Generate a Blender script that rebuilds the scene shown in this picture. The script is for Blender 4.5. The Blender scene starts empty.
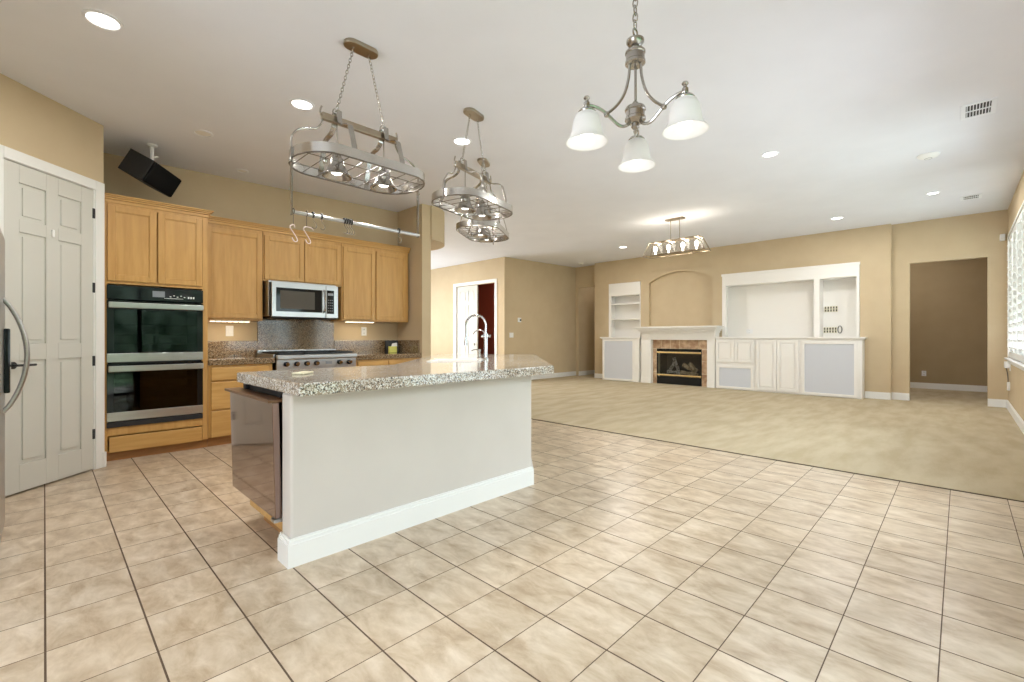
import bpy, math, random
from mathutils import Vector, Matrix
from mathutils.geometry import tessellate_polygon
random.seed(7)
SC = bpy.context.scene
COL = SC.collection
PI = math.pi

# ------------------------------------------------------------------ camera
cam = bpy.data.cameras.new('camera')
cam.sensor_width = 36.0
cam.lens = 458.0 / 1024 * 36
cam.shift_y = -4.0 / 1024
cam.clip_start = 0.02
cam.clip_end = 200
co = bpy.data.objects.new('camera', cam)
COL.objects.link(co)
co.location = (0, 0, 1.2)
co.rotation_euler = (PI / 2, 0, math.radians(44.39 - 90))
SC.camera = co

# ------------------------------------------------------------------ exposure / world
vs = SC.view_settings
vs.view_transform = 'Standard'
vs.look = 'None'
vs.gamma = 1.0
vs.use_curve_mapping = False
vs.exposure = 0.45

W = bpy.data.worlds.new('world')
SC.world = W
W.use_nodes = True
wn = W.node_tree.nodes
wl = W.node_tree.links
bg = wn['Background']
bg.inputs['Color'].default_value = (0.78, 0.88, 1.0, 1)
bg.inputs['Strength'].default_value = 6.0

def area(name, loc, direction, sx, sy, power, color=(1, 1, 1), portal=False, spread=None):
    l = bpy.data.lights.new(name, 'AREA')
    l.shape = 'RECTANGLE'
    l.size = sx
    l.size_y = sy
    l.energy = power
    l.color = color
    if spread:
        l.spread = spread
    if portal:
        l.cycles.is_portal = True
    o = bpy.data.objects.new(name, l)
    COL.objects.link(o)
    o.location = loc
    o.rotation_euler = Vector(direction).to_track_quat('-Z', 'Y').to_euler()
    return o

# openings: (x0, x1, z0, z1) in the right hand wall (y = -0.57) and (y0, y1, z0, z1) in the wall behind
DAY = (0.78, 0.87, 1.0)
OPEN_R = [(0.2, 2.6, 0.0, 2.45), (3.3, 4.9, 0.35, 2.45), (5.6, 7.4, 0.86, 2.86), (7.95, 11.12, 0.86, 2.86)]
OPEN_FILL = [(4.6, 7.6, 0.5, 2.6)]  # unseen far wall opening, invented to bring extra daylight into the hall
OPEN_B = [(0.2, 2.0, 0.3, 2.45)]
for (a, b, z0, z1), pw in zip(OPEN_R, (38, 32, 32, 34)):
    area('daylight_window', ((a + b) / 2, -0.80 if a > 1 else -0.72, (z0 + z1) / 2), (0, 1, 0 if a < 1 else 0.5 if a < 5 else 0.25), b - a, z1 - z0, pw, DAY, portal=(a < 1))
for (a, b, z0, z1) in OPEN_FILL:
    area('daylight_window', ((a + b) / 2, 12.75, (z0 + z1) / 2), (0, -1, 1.0), b - a, z1 - z0, 27, DAY)  # added lamp outside the invented far window, brightens hall and far ceiling
for (a, b, z0, z1) in OPEN_B:
    area('daylight_window', (-3.23, (a + b) / 2, (z0 + z1) / 2), (1, 0, 0.45), b - a, z1 - z0, 42, DAY)

# ------------------------------------------------------------------ materials
MAT = {}
def mat(name, color, rough=0.6, metal=0.0, spec=0.5, emis=None, estr=0.0, coat=0.0):
    m = bpy.data.materials.new(name)
    m.use_nodes = True
    b = m.node_tree.nodes['Principled BSDF']
    b.inputs['Base Color'].default_value = (*color, 1)
    b.inputs['Roughness'].default_value = rough
    b.inputs['Metallic'].default_value = metal
    b.inputs['Specular IOR Level'].default_value = spec
    b.inputs['Coat Weight'].default_value = coat
    if emis:
        b.inputs['Emission Color'].default_value = (*emis, 1)
        b.inputs['Emission Strength'].default_value = estr
    MAT[name] = m
    return m

def srgb(r, g, b):
    f = lambda c: (c / 255 / 12.92) if c / 255 <= 0.04045 else ((c / 255 + 0.055) / 1.055) ** 2.4
    return (f(r), f(g), f(b))

def N(m, t, **kw):
    n = m.node_tree.nodes.new(t)
    for k, v in kw.items():
        if hasattr(n, k):
            setattr(n, k, v)
        else:
            n.inputs[k].default_value = v
    return n
def L(m, a, b):
    m.node_tree.links.new(a, b)

def mottled(name, c1, c2, scale=4, rough=0.8, stretch=(1, 1, 1), detail=4, bump=0.0, bscale=200, metal=0.0, lo=0.35, hi=0.65, spec=0.5, coat=0.0):
    m = mat(name, c1, rough, metal, spec, coat=coat)
    b = m.node_tree.nodes['Principled BSDF']
    tc = N(m, 'ShaderNodeTexCoord')
    mp = N(m, 'ShaderNodeMapping')
    mp.inputs['Scale'].default_value = stretch
    L(m, tc.outputs['Object'], mp.inputs['Vector'])
    nz = N(m, 'ShaderNodeTexNoise')
    nz.inputs['Scale'].default_value = scale
    nz.inputs['Detail'].default_value = detail
    L(m, mp.outputs[0], nz.inputs['Vector'])
    cr = N(m, 'ShaderNodeValToRGB')
    cr.color_ramp.elements[0].position = lo
    cr.color_ramp.elements[1].position = hi
    cr.color_ramp.elements[0].color = (*c1, 1)
    cr.color_ramp.elements[1].color = (*c2, 1)
    L(m, nz.outputs['Fac'], cr.inputs['Fac'])
    L(m, cr.outputs['Color'], b.inputs['Base Color'])
    if bump:
        n2 = N(m, 'ShaderNodeTexNoise')
        n2.inputs['Scale'].default_value = bscale
        n2.inputs['Detail'].default_value = 3
        L(m, tc.outputs['Object'], n2.inputs['Vector'])
        bp = N(m, 'ShaderNodeBump')
        bp.inputs['Strength'].default_value = bump
        bp.inputs['Distance'].default_value = 0.01
        L(m, n2.outputs['Fac'], bp.inputs['Height'])
        L(m, bp.outputs['Normal'], b.inputs['Normal'])
    return m

mottled('wall_beige', srgb(200, 180, 147), srgb(204, 185, 152), 3, 0.75, bump=0.05, bscale=120, spec=0.3)
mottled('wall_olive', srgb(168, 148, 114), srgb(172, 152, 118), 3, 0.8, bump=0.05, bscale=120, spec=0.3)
mottled('ceiling_white', srgb(230, 231, 237), srgb(233, 234, 240), 2, 0.9, bump=0.05, bscale=150, spec=0.2)
mottled('island_paint', srgb(206, 199, 190), srgb(209, 202, 193), 3, 0.7, bump=0.05, bscale=120, spec=0.3)
mat('fixture_white', srgb(236, 238, 243), 0.4)
mat('trim_white', srgb(236, 235, 230), 0.4)
mat('cabinet_white', srgb(243, 240, 233), 0.45)
mat('fabric_grey', srgb(210, 213, 218), 0.95, spec=0.1)
mat('door_white', srgb(208, 206, 196), 0.4)
mat('oak_line', srgb(92, 80, 62), 0.8)
mottled('oak', srgb(196, 150, 84), srgb(208, 163, 97), 3.0, 0.38, stretch=(9, 9, 0.9), detail=6, spec=0.45)
mottled('oak_horizontal', srgb(197, 152, 86), srgb(210, 167, 101), 3.0, 0.38, stretch=(0.9, 9, 9), detail=6, spec=0.45)
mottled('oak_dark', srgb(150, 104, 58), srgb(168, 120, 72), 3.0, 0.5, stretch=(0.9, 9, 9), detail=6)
mottled('steel', (0.46, 0.455, 0.45), (0.52, 0.515, 0.51), 5, 0.30, stretch=(0.5, 0.5, 60), metal=1.0)
mottled('nickel', (0.36, 0.34, 0.31), (0.46, 0.44, 0.41), 6, 0.24, metal=1.0)
mottled('nickel_bright', (0.56, 0.54, 0.50), (0.66, 0.64, 0.60), 6, 0.2, metal=1.0)
mottled('nickel_warm', (0.34, 0.28, 0.21), (0.42, 0.36, 0.28), 6, 0.3, metal=1.0)
mat('chrome', (0.62, 0.62, 0.64), 0.10, 1.0)
mat('bronze_steel', (0.36, 0.27, 0.235), 0.07, 1.0)
mat('bronze_ledge', (0.17, 0.085, 0.04), 0.3, 0.3)
mat('black_gloss', (0.010, 0.011, 0.012), 0.05, 0.0, 0.35)
mat('black_matte', (0.015, 0.015, 0.016), 0.55)
mat('black_cloth', (0.010, 0.010, 0.010), 0.95, spec=0.1)
mat('dark_iron', (0.02, 0.02, 0.022), 0.45)
mat('wire_dark', (0.18, 0.16, 0.14), 0.35, 1.0)
mat('plastic_white', srgb(240, 240, 238), 0.35)
mat('hanger_pink', srgb(246, 226, 220), 0.4)
mat('porcelain', srgb(250, 250, 248), 0.12)
mat('paper_yellow', srgb(225, 222, 120), 0.7)
mat('cream', srgb(232, 226, 195), 0.6)
mat('brass', (0.80, 0.66, 0.38), 0.25, 1.0)
mat('red_paint', srgb(112, 38, 18), 0.6)
mat('soot', srgb(88, 84, 76), 0.9)
mottled('log_bark', srgb(150, 128, 95), srgb(205, 190, 160), 18, 0.9, bump=0.5, bscale=60)
mottled('log_ash', srgb(120, 115, 105), srgb(210, 208, 200), 22, 0.9, bump=0.5, bscale=60)
mat('lamp_on', (1, 0.98, 0.93), 0.5, emis=(1, 0.97, 0.92), estr=5.0)
mat('lamp_warm', (1, 0.9, 0.7), 0.5, emis=(1, 0.84, 0.60), estr=2.5)
mat('lamp_soft', (1, 1, 1), 0.5, emis=(1, 0.98, 0.95), estr=1.1)
mat('lamp_off', srgb(235, 232, 225), 0.4)
mat('oven_display', (0.25, 0.27, 0.30), 0.3)
mottled('leaf_green', (0.03, 0.07, 0.03), (0.26, 0.34, 0.24), 2.2, 0.8, bump=0.6, bscale=8)
mottled('lawn_green', (0.16, 0.26, 0.12), (0.26, 0.38, 0.20), 2, 0.9)
mottled('patio_stone', srgb(176, 168, 155), srgb(192, 184, 170), 2, 0.9)

def carpet_mat():
    m = mottled('carpet_pile', srgb(184, 168, 138), srgb(198, 184, 156), 2.0, 0.98, stretch=(0.8, 2.8, 1), detail=8, bump=0.6, bscale=260, lo=0.36, hi=0.64, spec=0.05)
carpet_mat()

def granite(name, cols, scale, rough):
    m = mat(name, cols[0], rough, spec=0.5)
    b = m.node_tree.nodes['Principled BSDF']
    tc = N(m, 'ShaderNodeTexCoord')
    v1 = N(m, 'ShaderNodeTexVoronoi')
    v1.inputs['Scale'].default_value = scale
    L(m, tc.outputs['Object'], v1.inputs['Vector'])
    sep = N(m, 'ShaderNodeSeparateColor')
    L(m, v1.outputs['Color'], sep.inputs['Color'])
    cr = N(m, 'ShaderNodeValToRGB')
    cr.color_ramp.interpolation = 'CONSTANT'
    e = cr.color_ramp.elements
    pos = [0, .16, .38, .60, .80]
    while len(e) < 5:
        e.new(0.5)
    for i, c in enumerate(cols):
        e[i].position = pos[i]
        e[i].color = (*c, 1)
    L(m, sep.outputs[0], cr.inputs['Fac'])
    nz = N(m, 'ShaderNodeTexNoise')
    nz.inputs['Scale'].default_value = scale * 0.25
    L(m, tc.outputs['Object'], nz.inputs['Vector'])
    mx = N(m, 'ShaderNodeMix', data_type='RGBA', blend_type='MULTIPLY')
    mx.inputs[0].default_value = 0.35
    L(m, cr.outputs['Color'], mx.inputs[6])
    L(m, nz.outputs['Fac'], mx.inputs[7])
    L(m, mx.outputs[2], b.inputs['Base Color'])
    return m
granite('granite', [srgb(50, 40, 32), srgb(144, 116, 84), srgb(168, 144, 112), srgb(108, 86, 62), srgb(190, 172, 144)], 150, 0.10)
granite('granite_island', [srgb(82, 76, 72), srgb(172, 152, 130), srgb(222, 213, 198), srgb(160, 144, 126), srgb(242, 240, 233)], 170, 0.10)

def tile_mat():
    m = mat('floor_tile', (0.5, 0.42, 0.33), 0.34, spec=0.5)
    b = m.node_tree.nodes['Principled BSDF']
    tc = N(m, 'ShaderNodeTexCoord')
    sp = N(m, 'ShaderNodeSeparateXYZ')
    L(m, tc.outputs['Object'], sp.inputs[0])
    def mth(op, a, bb=None):
        n = N(m, 'ShaderNodeMath', operation=op)
        for i, v in enumerate((a, bb)):
            if v is None:
                continue
            if isinstance(v, (int, float)):
                n.inputs[i].default_value = v
            else:
                L(m, v, n.inputs[i])
        return n.outputs[0]
    masks, ids = [], []
    for out, off, step, w in ((sp.outputs[0], 0.003, 0.3010, 0.0034), (sp.outputs[1], 0.056, 0.3043, 0.0021)):
        t = mth('DIVIDE', mth('SUBTRACT', out, off - step * 100), step)
        ids.append(mth('FLOOR', t))
        fr = mth('FRACT', t)
        d = mth('MULTIPLY', mth('MINIMUM', fr, mth('SUBTRACT', 1.0, fr)), step)
        masks.append(mth('LESS_THAN', d, w))
    grout = mth('MAXIMUM', masks[0], masks[1])
    cb = N(m, 'ShaderNodeCombineXYZ')
    L(m, ids[0], cb.inputs[0])
    L(m, ids[1], cb.inputs[1])
    wn_ = N(m, 'ShaderNodeTexWhiteNoise')
    L(m, cb.outputs[0], wn_.inputs['Vector'])
    # offset the cloud pattern for every tile
    off = N(m, 'ShaderNodeVectorMath', operation='SCALE')
    L(m, wn_.outputs['Color'], off.inputs[0])
    off.inputs['Scale'].default_value = 30
    ad = N(m, 'ShaderNodeVectorMath', operation='ADD')
    L(m, tc.outputs['Object'], ad.inputs[0])
    L(m, off.outputs[0], ad.inputs[1])
    nz = N(m, 'ShaderNodeTexNoise')
    nz.inputs['Scale'].default_value = 8.5
    nz.inputs['Detail'].default_value = 10
    nz.inputs['Roughness'].default_value = 0.62
    nz.inputs['Distortion'].default_value = 0.35
    st = N(m, 'ShaderNodeMapping')
    st.inputs['Scale'].default_value = (1.25, 0.62, 1)
    st.inputs['Rotation'].default_value = (0, 0, 0.35)
    L(m, ad.outputs[0], st.inputs['Vector'])
    L(m, st.outputs[0], nz.inputs['Vector'])
    cr = N(m, 'ShaderNodeValToRGB')
    e = cr.color_ramp.elements
    e[0].position = 0.30
    e[0].color = (*srgb(168, 145, 117), 1)
    e[1].position = 0.68
    e[1].color = (*srgb(216, 200, 178), 1)
    k = e.new(0.5)
    k.color = (*srgb(197, 178, 152), 1)
    L(m, nz.outputs['Fac'], cr.inputs['Fac'])
    # slight per tile brightness
    hs = N(m, 'ShaderNodeHueSaturation')
    L(m, cr.outputs['Color'], hs.inputs['Color'])
    L(m, mth('ADD', mth('MULTIPLY', wn_.outputs['Value'], 0.10), 0.95), hs.inputs['Value'])
    mx = N(m, 'ShaderNodeMix', data_type='RGBA')
    L(m, grout, mx.inputs[0])
    L(m, hs.outputs['Color'], mx.inputs[6])
    mx.inputs[7].default_value = (*srgb(92, 72, 54), 1)
    L(m, mx.outputs[2], b.inputs['Base Color'])
    L(m, mth('ADD', mth('MULTIPLY', grout, 0.5), 0.30), b.inputs['Roughness'])
    bp = N(m, 'ShaderNodeBump')
    bp.inputs['Strength'].default_value = 0.35
    bp.inputs['Distance'].default_value = 0.004
    L(m, mth('SUBTRACT', mth('MULTIPLY', nz.outputs['Fac'], 0.35), grout), bp.inputs['Height'])
    L(m, bp.outputs['Normal'], b.inputs['Normal'])
tile_mat()

def surround_tile():
    m = mat('hearth_tile', srgb(190, 158, 125), 0.4)
    b = m.node_tree.nodes['Principled BSDF']
    tc = N(m, 'ShaderNodeTexCoord')
    mp = N(m, 'ShaderNodeMapping')
    mp.inputs['Rotation'].default_value = (0, PI / 2, PI / 2)
    nz = N(m, 'ShaderNodeTexNoise')
    nz.inputs['Scale'].default_value = 9
    nz.inputs['Detail'].default_value = 5
    L(m, tc.outputs['Object'], nz.inputs['Vector'])
    cr = N(m, 'ShaderNodeValToRGB')
    cr.color_ramp.elements[0].position = 0.35
    cr.color_ramp.elements[1].position = 0.65
    cr.color_ramp.elements[0].color = (*srgb(158, 122, 92), 1)
    cr.color_ramp.elements[1].color = (*srgb(208, 180, 148), 1)
    L(m, nz.outputs['Fac'], cr.inputs['Fac'])
    L(m, cr.outputs['Color'], b.inputs['Base Color'])
surround_tile()

def glass_mat(name, tint, fac, rough=0.02):
    m = bpy.data.materials.new(name)
    m.use_nodes = True
    nt = m.node_tree
    nt.nodes.remove(nt.nodes['Principled BSDF'])
    out = nt.nodes['Material Output']
    tr = nt.nodes.new('ShaderNodeBsdfTransparent')
    tr.inputs[0].default_value = (*tint, 1)
    gl = nt.nodes.new('ShaderNodeBsdfGlossy')
    gl.inputs['Roughness'].default_value = rough
    ly = nt.nodes.new('ShaderNodeLayerWeight')
    ly.inputs['Blend'].default_value = fac
    mx = nt.nodes.new('ShaderNodeMixShader')
    nt.links.new(ly.outputs['Fresnel'], mx.inputs[0])
    nt.links.new(tr.outputs[0], mx.inputs[1])
    nt.links.new(gl.outputs[0], mx.inputs[2])
    nt.links.new(mx.outputs[0], out.inputs[0])
    MAT[name] = m
    if fac <= 0.06:
        nt.links.remove(mx.inputs[0].links[0])
        mx.inputs[0].default_value = fac
glass_mat('window_glass', (0.95, 0.97, 0.96), 0.2)
glass_mat('lamp_glass', (0.98, 0.97, 0.95), 0.05)
glass_mat('hearth_glass', (0.85, 0.86, 0.86), 0.25)
glass_mat('oven_glass', (0.30, 0.305, 0.31), 0.32, 0.01)

def shade_mat():
    m = bpy.data.materials.new('opal_glass')
    m.use_nodes = True
    nt = m.node_tree
    nt.nodes.remove(nt.nodes['Principled BSDF'])
    out = nt.nodes['Material Output']
    d = nt.nodes.new('ShaderNodeBsdfDiffuse')
    d.inputs[0].default_value = (0.92, 0.92, 0.92, 1)
    t = nt.nodes.new('ShaderNodeBsdfTranslucent')
    t.inputs[0].default_value = (0.85, 0.85, 0.84, 1)
    g = nt.nodes.new('ShaderNodeBsdfGlossy')
    g.inputs['Roughness'].default_value = 0.15
    m1 = nt.nodes.new('ShaderNodeMixShader')
    m1.inputs[0].default_value = 0.45
    m2 = nt.nodes.new('ShaderNodeMixShader')
    m2.inputs[0].default_value = 0.06
    nt.links.new(d.outputs[0], m1.inputs[1])
    nt.links.new(t.outputs[0], m1.inputs[2])
    nt.links.new(m1.outputs[0], m2.inputs[1])
    nt.links.new(g.outputs[0], m2.inputs[2])
    nt.links.new(m2.outputs[0], out.inputs[0])
    MAT['opal_glass'] = m
shade_mat()

# ------------------------------------------------------------------ mesh helpers
class MB:
    def __init__(s):
        s.v = []
        s.f = []
    def add(s, vs, fs):
        n = len(s.v)
        s.v += [tuple(v) for v in vs]
        s.f += [tuple(i + n for i in f) for f in fs]
        return s
    def box(s, x0, x1, y0, y1, z0, z1):
        x0, x1 = min(x0, x1), max(x0, x1)
        y0, y1 = min(y0, y1), max(y0, y1)
        z0, z1 = min(z0, z1), max(z0, z1)
        return s.add([(x0, y0, z0), (x1, y0, z0), (x1, y1, z0), (x0, y1, z0), (x0, y0, z1), (x1, y0, z1), (x1, y1, z1), (x0, y1, z1)],
                     [(3, 2, 1, 0), (4, 5, 6, 7), (0, 1, 5, 4), (1, 2, 6, 5), (2, 3, 7, 6), (3, 0, 4, 7)])
    def hexa(s, p):  # bottom ccw 4, top ccw 4
        return s.add(p, [(3, 2, 1, 0), (4, 5, 6, 7), (0, 1, 5, 4), (1, 2, 6, 5), (2, 3, 7, 6), (3, 0, 4, 7)])
    def prism(s, poly, z0, z1):
        n = len(poly)
        v = [(x, y, z0) for x, y in poly] + [(x, y, z1) for x, y in poly]
        f = [tuple(range(n - 1, -1, -1)), tuple(range(n, 2 * n))]
        f += [(i, (i + 1) % n, n + (i + 1) % n, n + i) for i in range(n)]
        return s.add(v, f)
    def prism_map(s, poly, d0, d1, fn):   # poly in (u, z); extruded along d
        n = len(poly)
        v = [fn(u, d0, z) for u, z in poly] + [fn(u, d1, z) for u, z in poly]
        f = [tuple(range(n - 1, -1, -1)), tuple(range(n, 2 * n))]
        f += [(i, (i + 1) % n, n + (i + 1) % n, n + i) for i in range(n)]
        return s.add(v, f)
    def bx(s, fn, u0, u1, d0, d1, z0, z1):
        a = fn(u0, d0, z0)
        b = fn(u1, d1, z1)
        return s.box(a[0], b[0], a[1], b[1], a[2], b[2])
    def lathe(s, prof, c=(0, 0, 0), seg=24, closed=False):
        n = len(prof)
        v = []
        for r, z in prof:
            for k in range(seg):
                a = 2 * PI * k / seg
                v.append((c[0] + r * math.cos(a), c[1] + r * math.sin(a), c[2] + z))
        f = []
        for i in range(n - 1):
            for k in range(seg):
                k2 = (k + 1) % seg
                f.append((i * seg + k, i * seg + k2, (i + 1) * seg + k2, (i + 1) * seg + k))
        if closed:
            f.append(tuple(range(seg - 1, -1, -1)))
            f.append(tuple((n - 1) * seg + k for k in range(seg)))
        return s.add(v, f)
    def sweep(s, path, prof, up=None, closed=False, caps=True):
        P = [Vector(p) for p in path]
        n = len(P)
        T = []
        for i in range(n):
            if closed:
                t = P[(i + 1) % n] - P[i - 1]
            else:
                t = P[min(i + 1, n - 1)] - P[max(i - 1, 0)]
            T.append(t.normalized())
        if up is not None:
            U = [Vector(up)] * n
            frames = []
            for t in T:
                b = t.cross(Vector(up))
                b = b.normalized() if b.length > 1e-6 else Vector((1, 0, 0))
                frames.append((b, b.cross(t).normalized()))
        else:
            a = Vector((0, 0, 1)) if abs(T[0].z) < 0.9 else Vector((1, 0, 0))
            b = T[0].cross(a).normalized()
            frames = []
            for t in T:
                b = (b - t * b.dot(t)).normalized()
                frames.append((b, b.cross(t).normalized()))
        m = len(prof)
        v = []
        for p, (b, u) in zip(P, frames):
            for x, y in prof:
                v.append(tuple(p + b * x + u * y))
        f = []
        for i in range(n if closed else n - 1):
            j = (i + 1) % n
            for k in range(m):
                k2 = (k + 1) % m
                f.append((i * m + k, i * m + k2, j * m + k2, j * m + k))
        if not closed and caps:
            f.append(tuple(range(m - 1, -1, -1)))
            f.append(tuple((n - 1) * m + k for k in range(m)))
        return s.add(v, f)
    def tube(s, path, r, seg=8, closed=False):
        return s.sweep(path, [(r * math.cos(2 * PI * k / seg), r * math.sin(2 * PI * k / seg)) for k in range(seg)], closed=closed)
    def strap(s, path, w, t, up, closed=False):  # w measured along `up`
        return s.sweep(path, [(-t / 2, -w / 2), (t / 2, -w / 2), (t / 2, w / 2), (-t / 2, w / 2)], up=up, closed=closed)
    def chain(s, a, b, link=0.030, w=0.011, r=0.0022):
        a, b = Vector(a), Vector(b)
        d = b - a
        n = max(1, int(round(d.length / (link * 0.74))))
        t = d.normalized()
        q = t.to_track_quat('Z', 'Y')
        for i in range(n):
            c = a + d * ((i + 0.5) / n)
            pts = []
            for k in range(10):
                an = 2 * PI * k / 10
                x, z = w * 0.75 * math.cos(an), link / 2 * math.sin(an)
                l = Vector((x, 0, z)) if i % 2 else Vector((0, x, z))
                pts.append(c + q @ l)
            s.tube(pts, r, 5, closed=True)
        return s
    def build(s, name, material, parent=None, bevel=0.0, smooth=False, seg=2, local=False):
        me = bpy.data.meshes.new(name)
        o0 = Vector((0, 0, 0))
        if parent is not None and not local:
            o0 = ORG.get(parent.name, Vector((0, 0, 0)))
        me.from_pydata([tuple(Vector(v) - o0) for v in s.v], [], s.f)
        me.materials.append(MAT[material])
        import bmesh
        bm = bmesh.new()
        bm.from_mesh(me)
        bmesh.ops.recalc_face_normals(bm, faces=bm.faces)
        bm.to_mesh(me)
        bm.free()
        o = bpy.data.objects.new(name, me)
        COL.objects.link(o)
        if parent is not None:
            o.parent = parent
            ORG[o.name] = o0
        if smooth:
            for p in me.polygons:
                p.use_smooth = True
            try:
                me.set_sharp_from_angle(angle=math.radians(35))
            except Exception:
                pass
        if bevel:
            b = o.modifiers.new('bevel', 'BEVEL')
            b.width = bevel
            b.segments = seg
            b.limit_method = 'ANGLE'
            b.angle_limit = math.radians(40)
        return o
ORG = {}

def tag(o, label=None, cat=None, group=None, kind=None):
    if label: o['label'] = label
    if cat: o['category'] = cat
    if group: o['group'] = group
    if kind: o['kind'] = kind
    return o
def thing(name, label, cat, loc=(0, 0, 0), group=None):
    o = bpy.data.objects.new(name, None)
    o.empty_display_size = 0.1
    COL.objects.link(o)
    o.location = loc
    ORG[o.name] = Vector(loc)
    return tag(o, label, cat, group)
def struct(o):
    o['kind'] = 'structure'
    return o
def sgroup(name, loc=(0, 0, 0)):
    o = bpy.data.objects.new(name, None)
    COL.objects.link(o)
    o.location = loc
    ORG[o.name] = Vector(loc)
    o['kind'] = 'structure'
    return o
def copy_tree(o, parent=None):
    c = o.copy()
    COL.objects.link(c)
    c.parent = parent
    for ch in list(o.children):
        copy_tree(ch, c)
    return c

# frames: kitchen side faces -Y (d = distance out of plane), fireplace side faces -X
def KY(face):
    return lambda u, d, z: (u, face - d, z)
def FX(face):
    return lambda u, d, z: (face - d, u, z)
def RY(face):
    return lambda u, d, z: (u, face + d, z)

def panel_door(fn, u0, u1, z0, z1, th=0.02, fr=0.055, rec=0.009, raised=False, d0=0.0):
    m = MB()
    m.bx(fn, u0, u0 + fr, d0, d0 + th, z0, z1)
    m.bx(fn, u1 - fr, u1, d0, d0 + th, z0, z1)
    m.bx(fn, u0 + fr, u1 - fr, d0, d0 + th, z0, z0 + fr)
    m.bx(fn, u0 + fr, u1 - fr, d0, d0 + th, z1 - fr, z1)
    m.bx(fn, u0 + fr, u1 - fr, d0, d0 + th - rec, z0 + fr, z1 - fr)
    # bevelled inner lip
    g = 0.008
    m.bx(fn, u0 + fr, u0 + fr + g, d0, d0 + th - rec / 2, z0 + fr, z1 - fr)
    m.bx(fn, u1 - fr - g, u1 - fr, d0, d0 + th - rec / 2, z0 + fr, z1 - fr)
    m.bx(fn, u0 + fr + g, u1 - fr - g, d0, d0 + th - rec / 2, z0 + fr, z0 + fr + g)
    m.bx(fn, u0 + fr + g, u1 - fr - g, d0, d0 + th - rec / 2, z1 - fr - g, z1 - fr)
    if raised:
        q = 0.03
        m.bx(fn, u0 + fr + q, u1 - fr - q, d0, d0 + th - 0.002, z0 + fr + q, z1 - fr - q)
    return m

def wall_cols(fn, u0, u1, holes, z1, th):
    """boxes of a wall of thickness th (extending backwards, d < 0) around rectangular holes"""
    m = MB()
    us = sorted({u0, u1, *[h[0] for h in holes], *[h[1] for h in holes]})
    for a, b in zip(us[:-1], us[1:]):
        hs = sorted([(h[2], h[3]) for h in holes if h[0] <= a + 1e-6 and h[1] >= b - 1e-6])
        z = 0.0
        for h0, h1 in hs:
            if h0 > z + 1e-4:
                m.bx(fn, a, b, -th, 0, z, h0)
            z = h1
        m.bx(fn, a, b, -th, 0, z, z1)
    return m

def smooth_path(p, n=4):
    P_ = [Vector(x) for x in p]
    out = []
    for i in range(len(P_) - 1):
        a = P_[max(i - 1, 0)]; b = P_[i]; c = P_[i + 1]; d = P_[min(i + 2, len(P_) - 1)]
        for k in range(n):
            s_ = k / n
            out.append(0.5 * ((2 * b) + (c - a) * s_ + (2 * a - 5 * b + 4 * c - d) * s_ ** 2 + (3 * b - a - 3 * c + d) * s_ ** 3))
    out.append(P_[-1])
    return out
def zc(x):
    return 3.15 + 0.017 * x

# ------------------------------------------------------------------ large structure
ZT = 3.42
fl = MB().prism([(-3.1, -0.7), (4.98, -0.7), (4.98, 12.6), (4.0, 12.6), (4.0, 6.6), (-3.1, 6.6)], -0.10, 0.0).build('floor', 'floor_tile')
struct(fl)
cp = MB().box(4.98, 14.4, -0.7, 12.6, -0.10, 0.012).build('floor', 'carpet_pile', bevel=0.006)
struct(cp)
struct(MB().box(4.970, 4.981, -0.57, 12.0, 0.0, 0.007).build('trim_1', 'oak_line'))
cl = MB().hexa([(-3.3, -0.9, zc(-3.3)), (14.5, -0.9, zc(14.5)), (14.5, 12.8, zc(14.5)), (-3.3, 12.8, zc(-3.3)),
                (-3.3, -0.9, 3.6), (14.5, -0.9, 3.6), (14.5, 12.8, 3.6), (-3.3, 12.8, 3.6)]).build('ceiling', 'ceiling_white')
struct(cl)
struct(wall_cols(RY(-0.57), -3.1, 11.47, OPEN_R, ZT, 0.13).build('wall_right', 'wall_beige'))
struct(wall_cols(lambda u, d, z: (-3.0 + d, u, z), -0.7, 2.6, OPEN_B, ZT, 0.13).build('wall_back', 'wall_beige'))
# fridge recess, then the 45 degree pantry wall with its door
struct(MB().box(-3.13, -1.0, 2.6, 2.72, 0, ZT).box(-1.12, -1.0, 2.72, 4.36, 0, ZT).build('wall_left', 'wall_beige'))
S2 = math.sqrt(0.5)
PA = Vector((0.385, 5.672))   # right hand end of the pantry wall
def PW(u, d, z):               # u runs along the wall from its right end towards the fridge, d out into the room
    return (PA.x - u * S2 + d * S2, PA.y - u * S2 - d * S2, z)
def pbx(m, u0, u1, d0, d1, z0, z1):
    p = [PW(u0, d0, z0), PW(u0, d1, z0), PW(u1, d1, z0), PW(u1, d0, z0), PW(u0, d0, z1), PW(u0, d1, z1), PW(u1, d1, z1), PW(u1, d0, z1)]
    return m.hexa(p)
DU0, DU1, DZ = 0.105, 0.86, 2.53
m = MB()
pbx(m, 0, DU0, -0.12, 0, 0, ZT)
pbx(m, DU0, DU1, -0.12, 0, DZ, ZT)
pbx(m, DU1, 1.95, -0.12, 0, 0, ZT)
pbx(m, DU0 - 0.1, DU1 + 0.1, -0.14, -0.122, 0, DZ + 0.1)  # unseen board behind the door, added to block daylight leaking under it
struct(m.build('wall_pantry', 'wall_beige'))
struct(MB().box(0.265, 0.385, 5.672, 6.62, 0, ZT).build('wall_alcove', 'wall_beige'))
struct(MB().box(0.27, 4.16, 6.5, 6.62, 0, ZT).box(4.0, 4.16, 5.82, 6.5, 0, ZT).build('wall_kitchen', 'wall_beige'))
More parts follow.
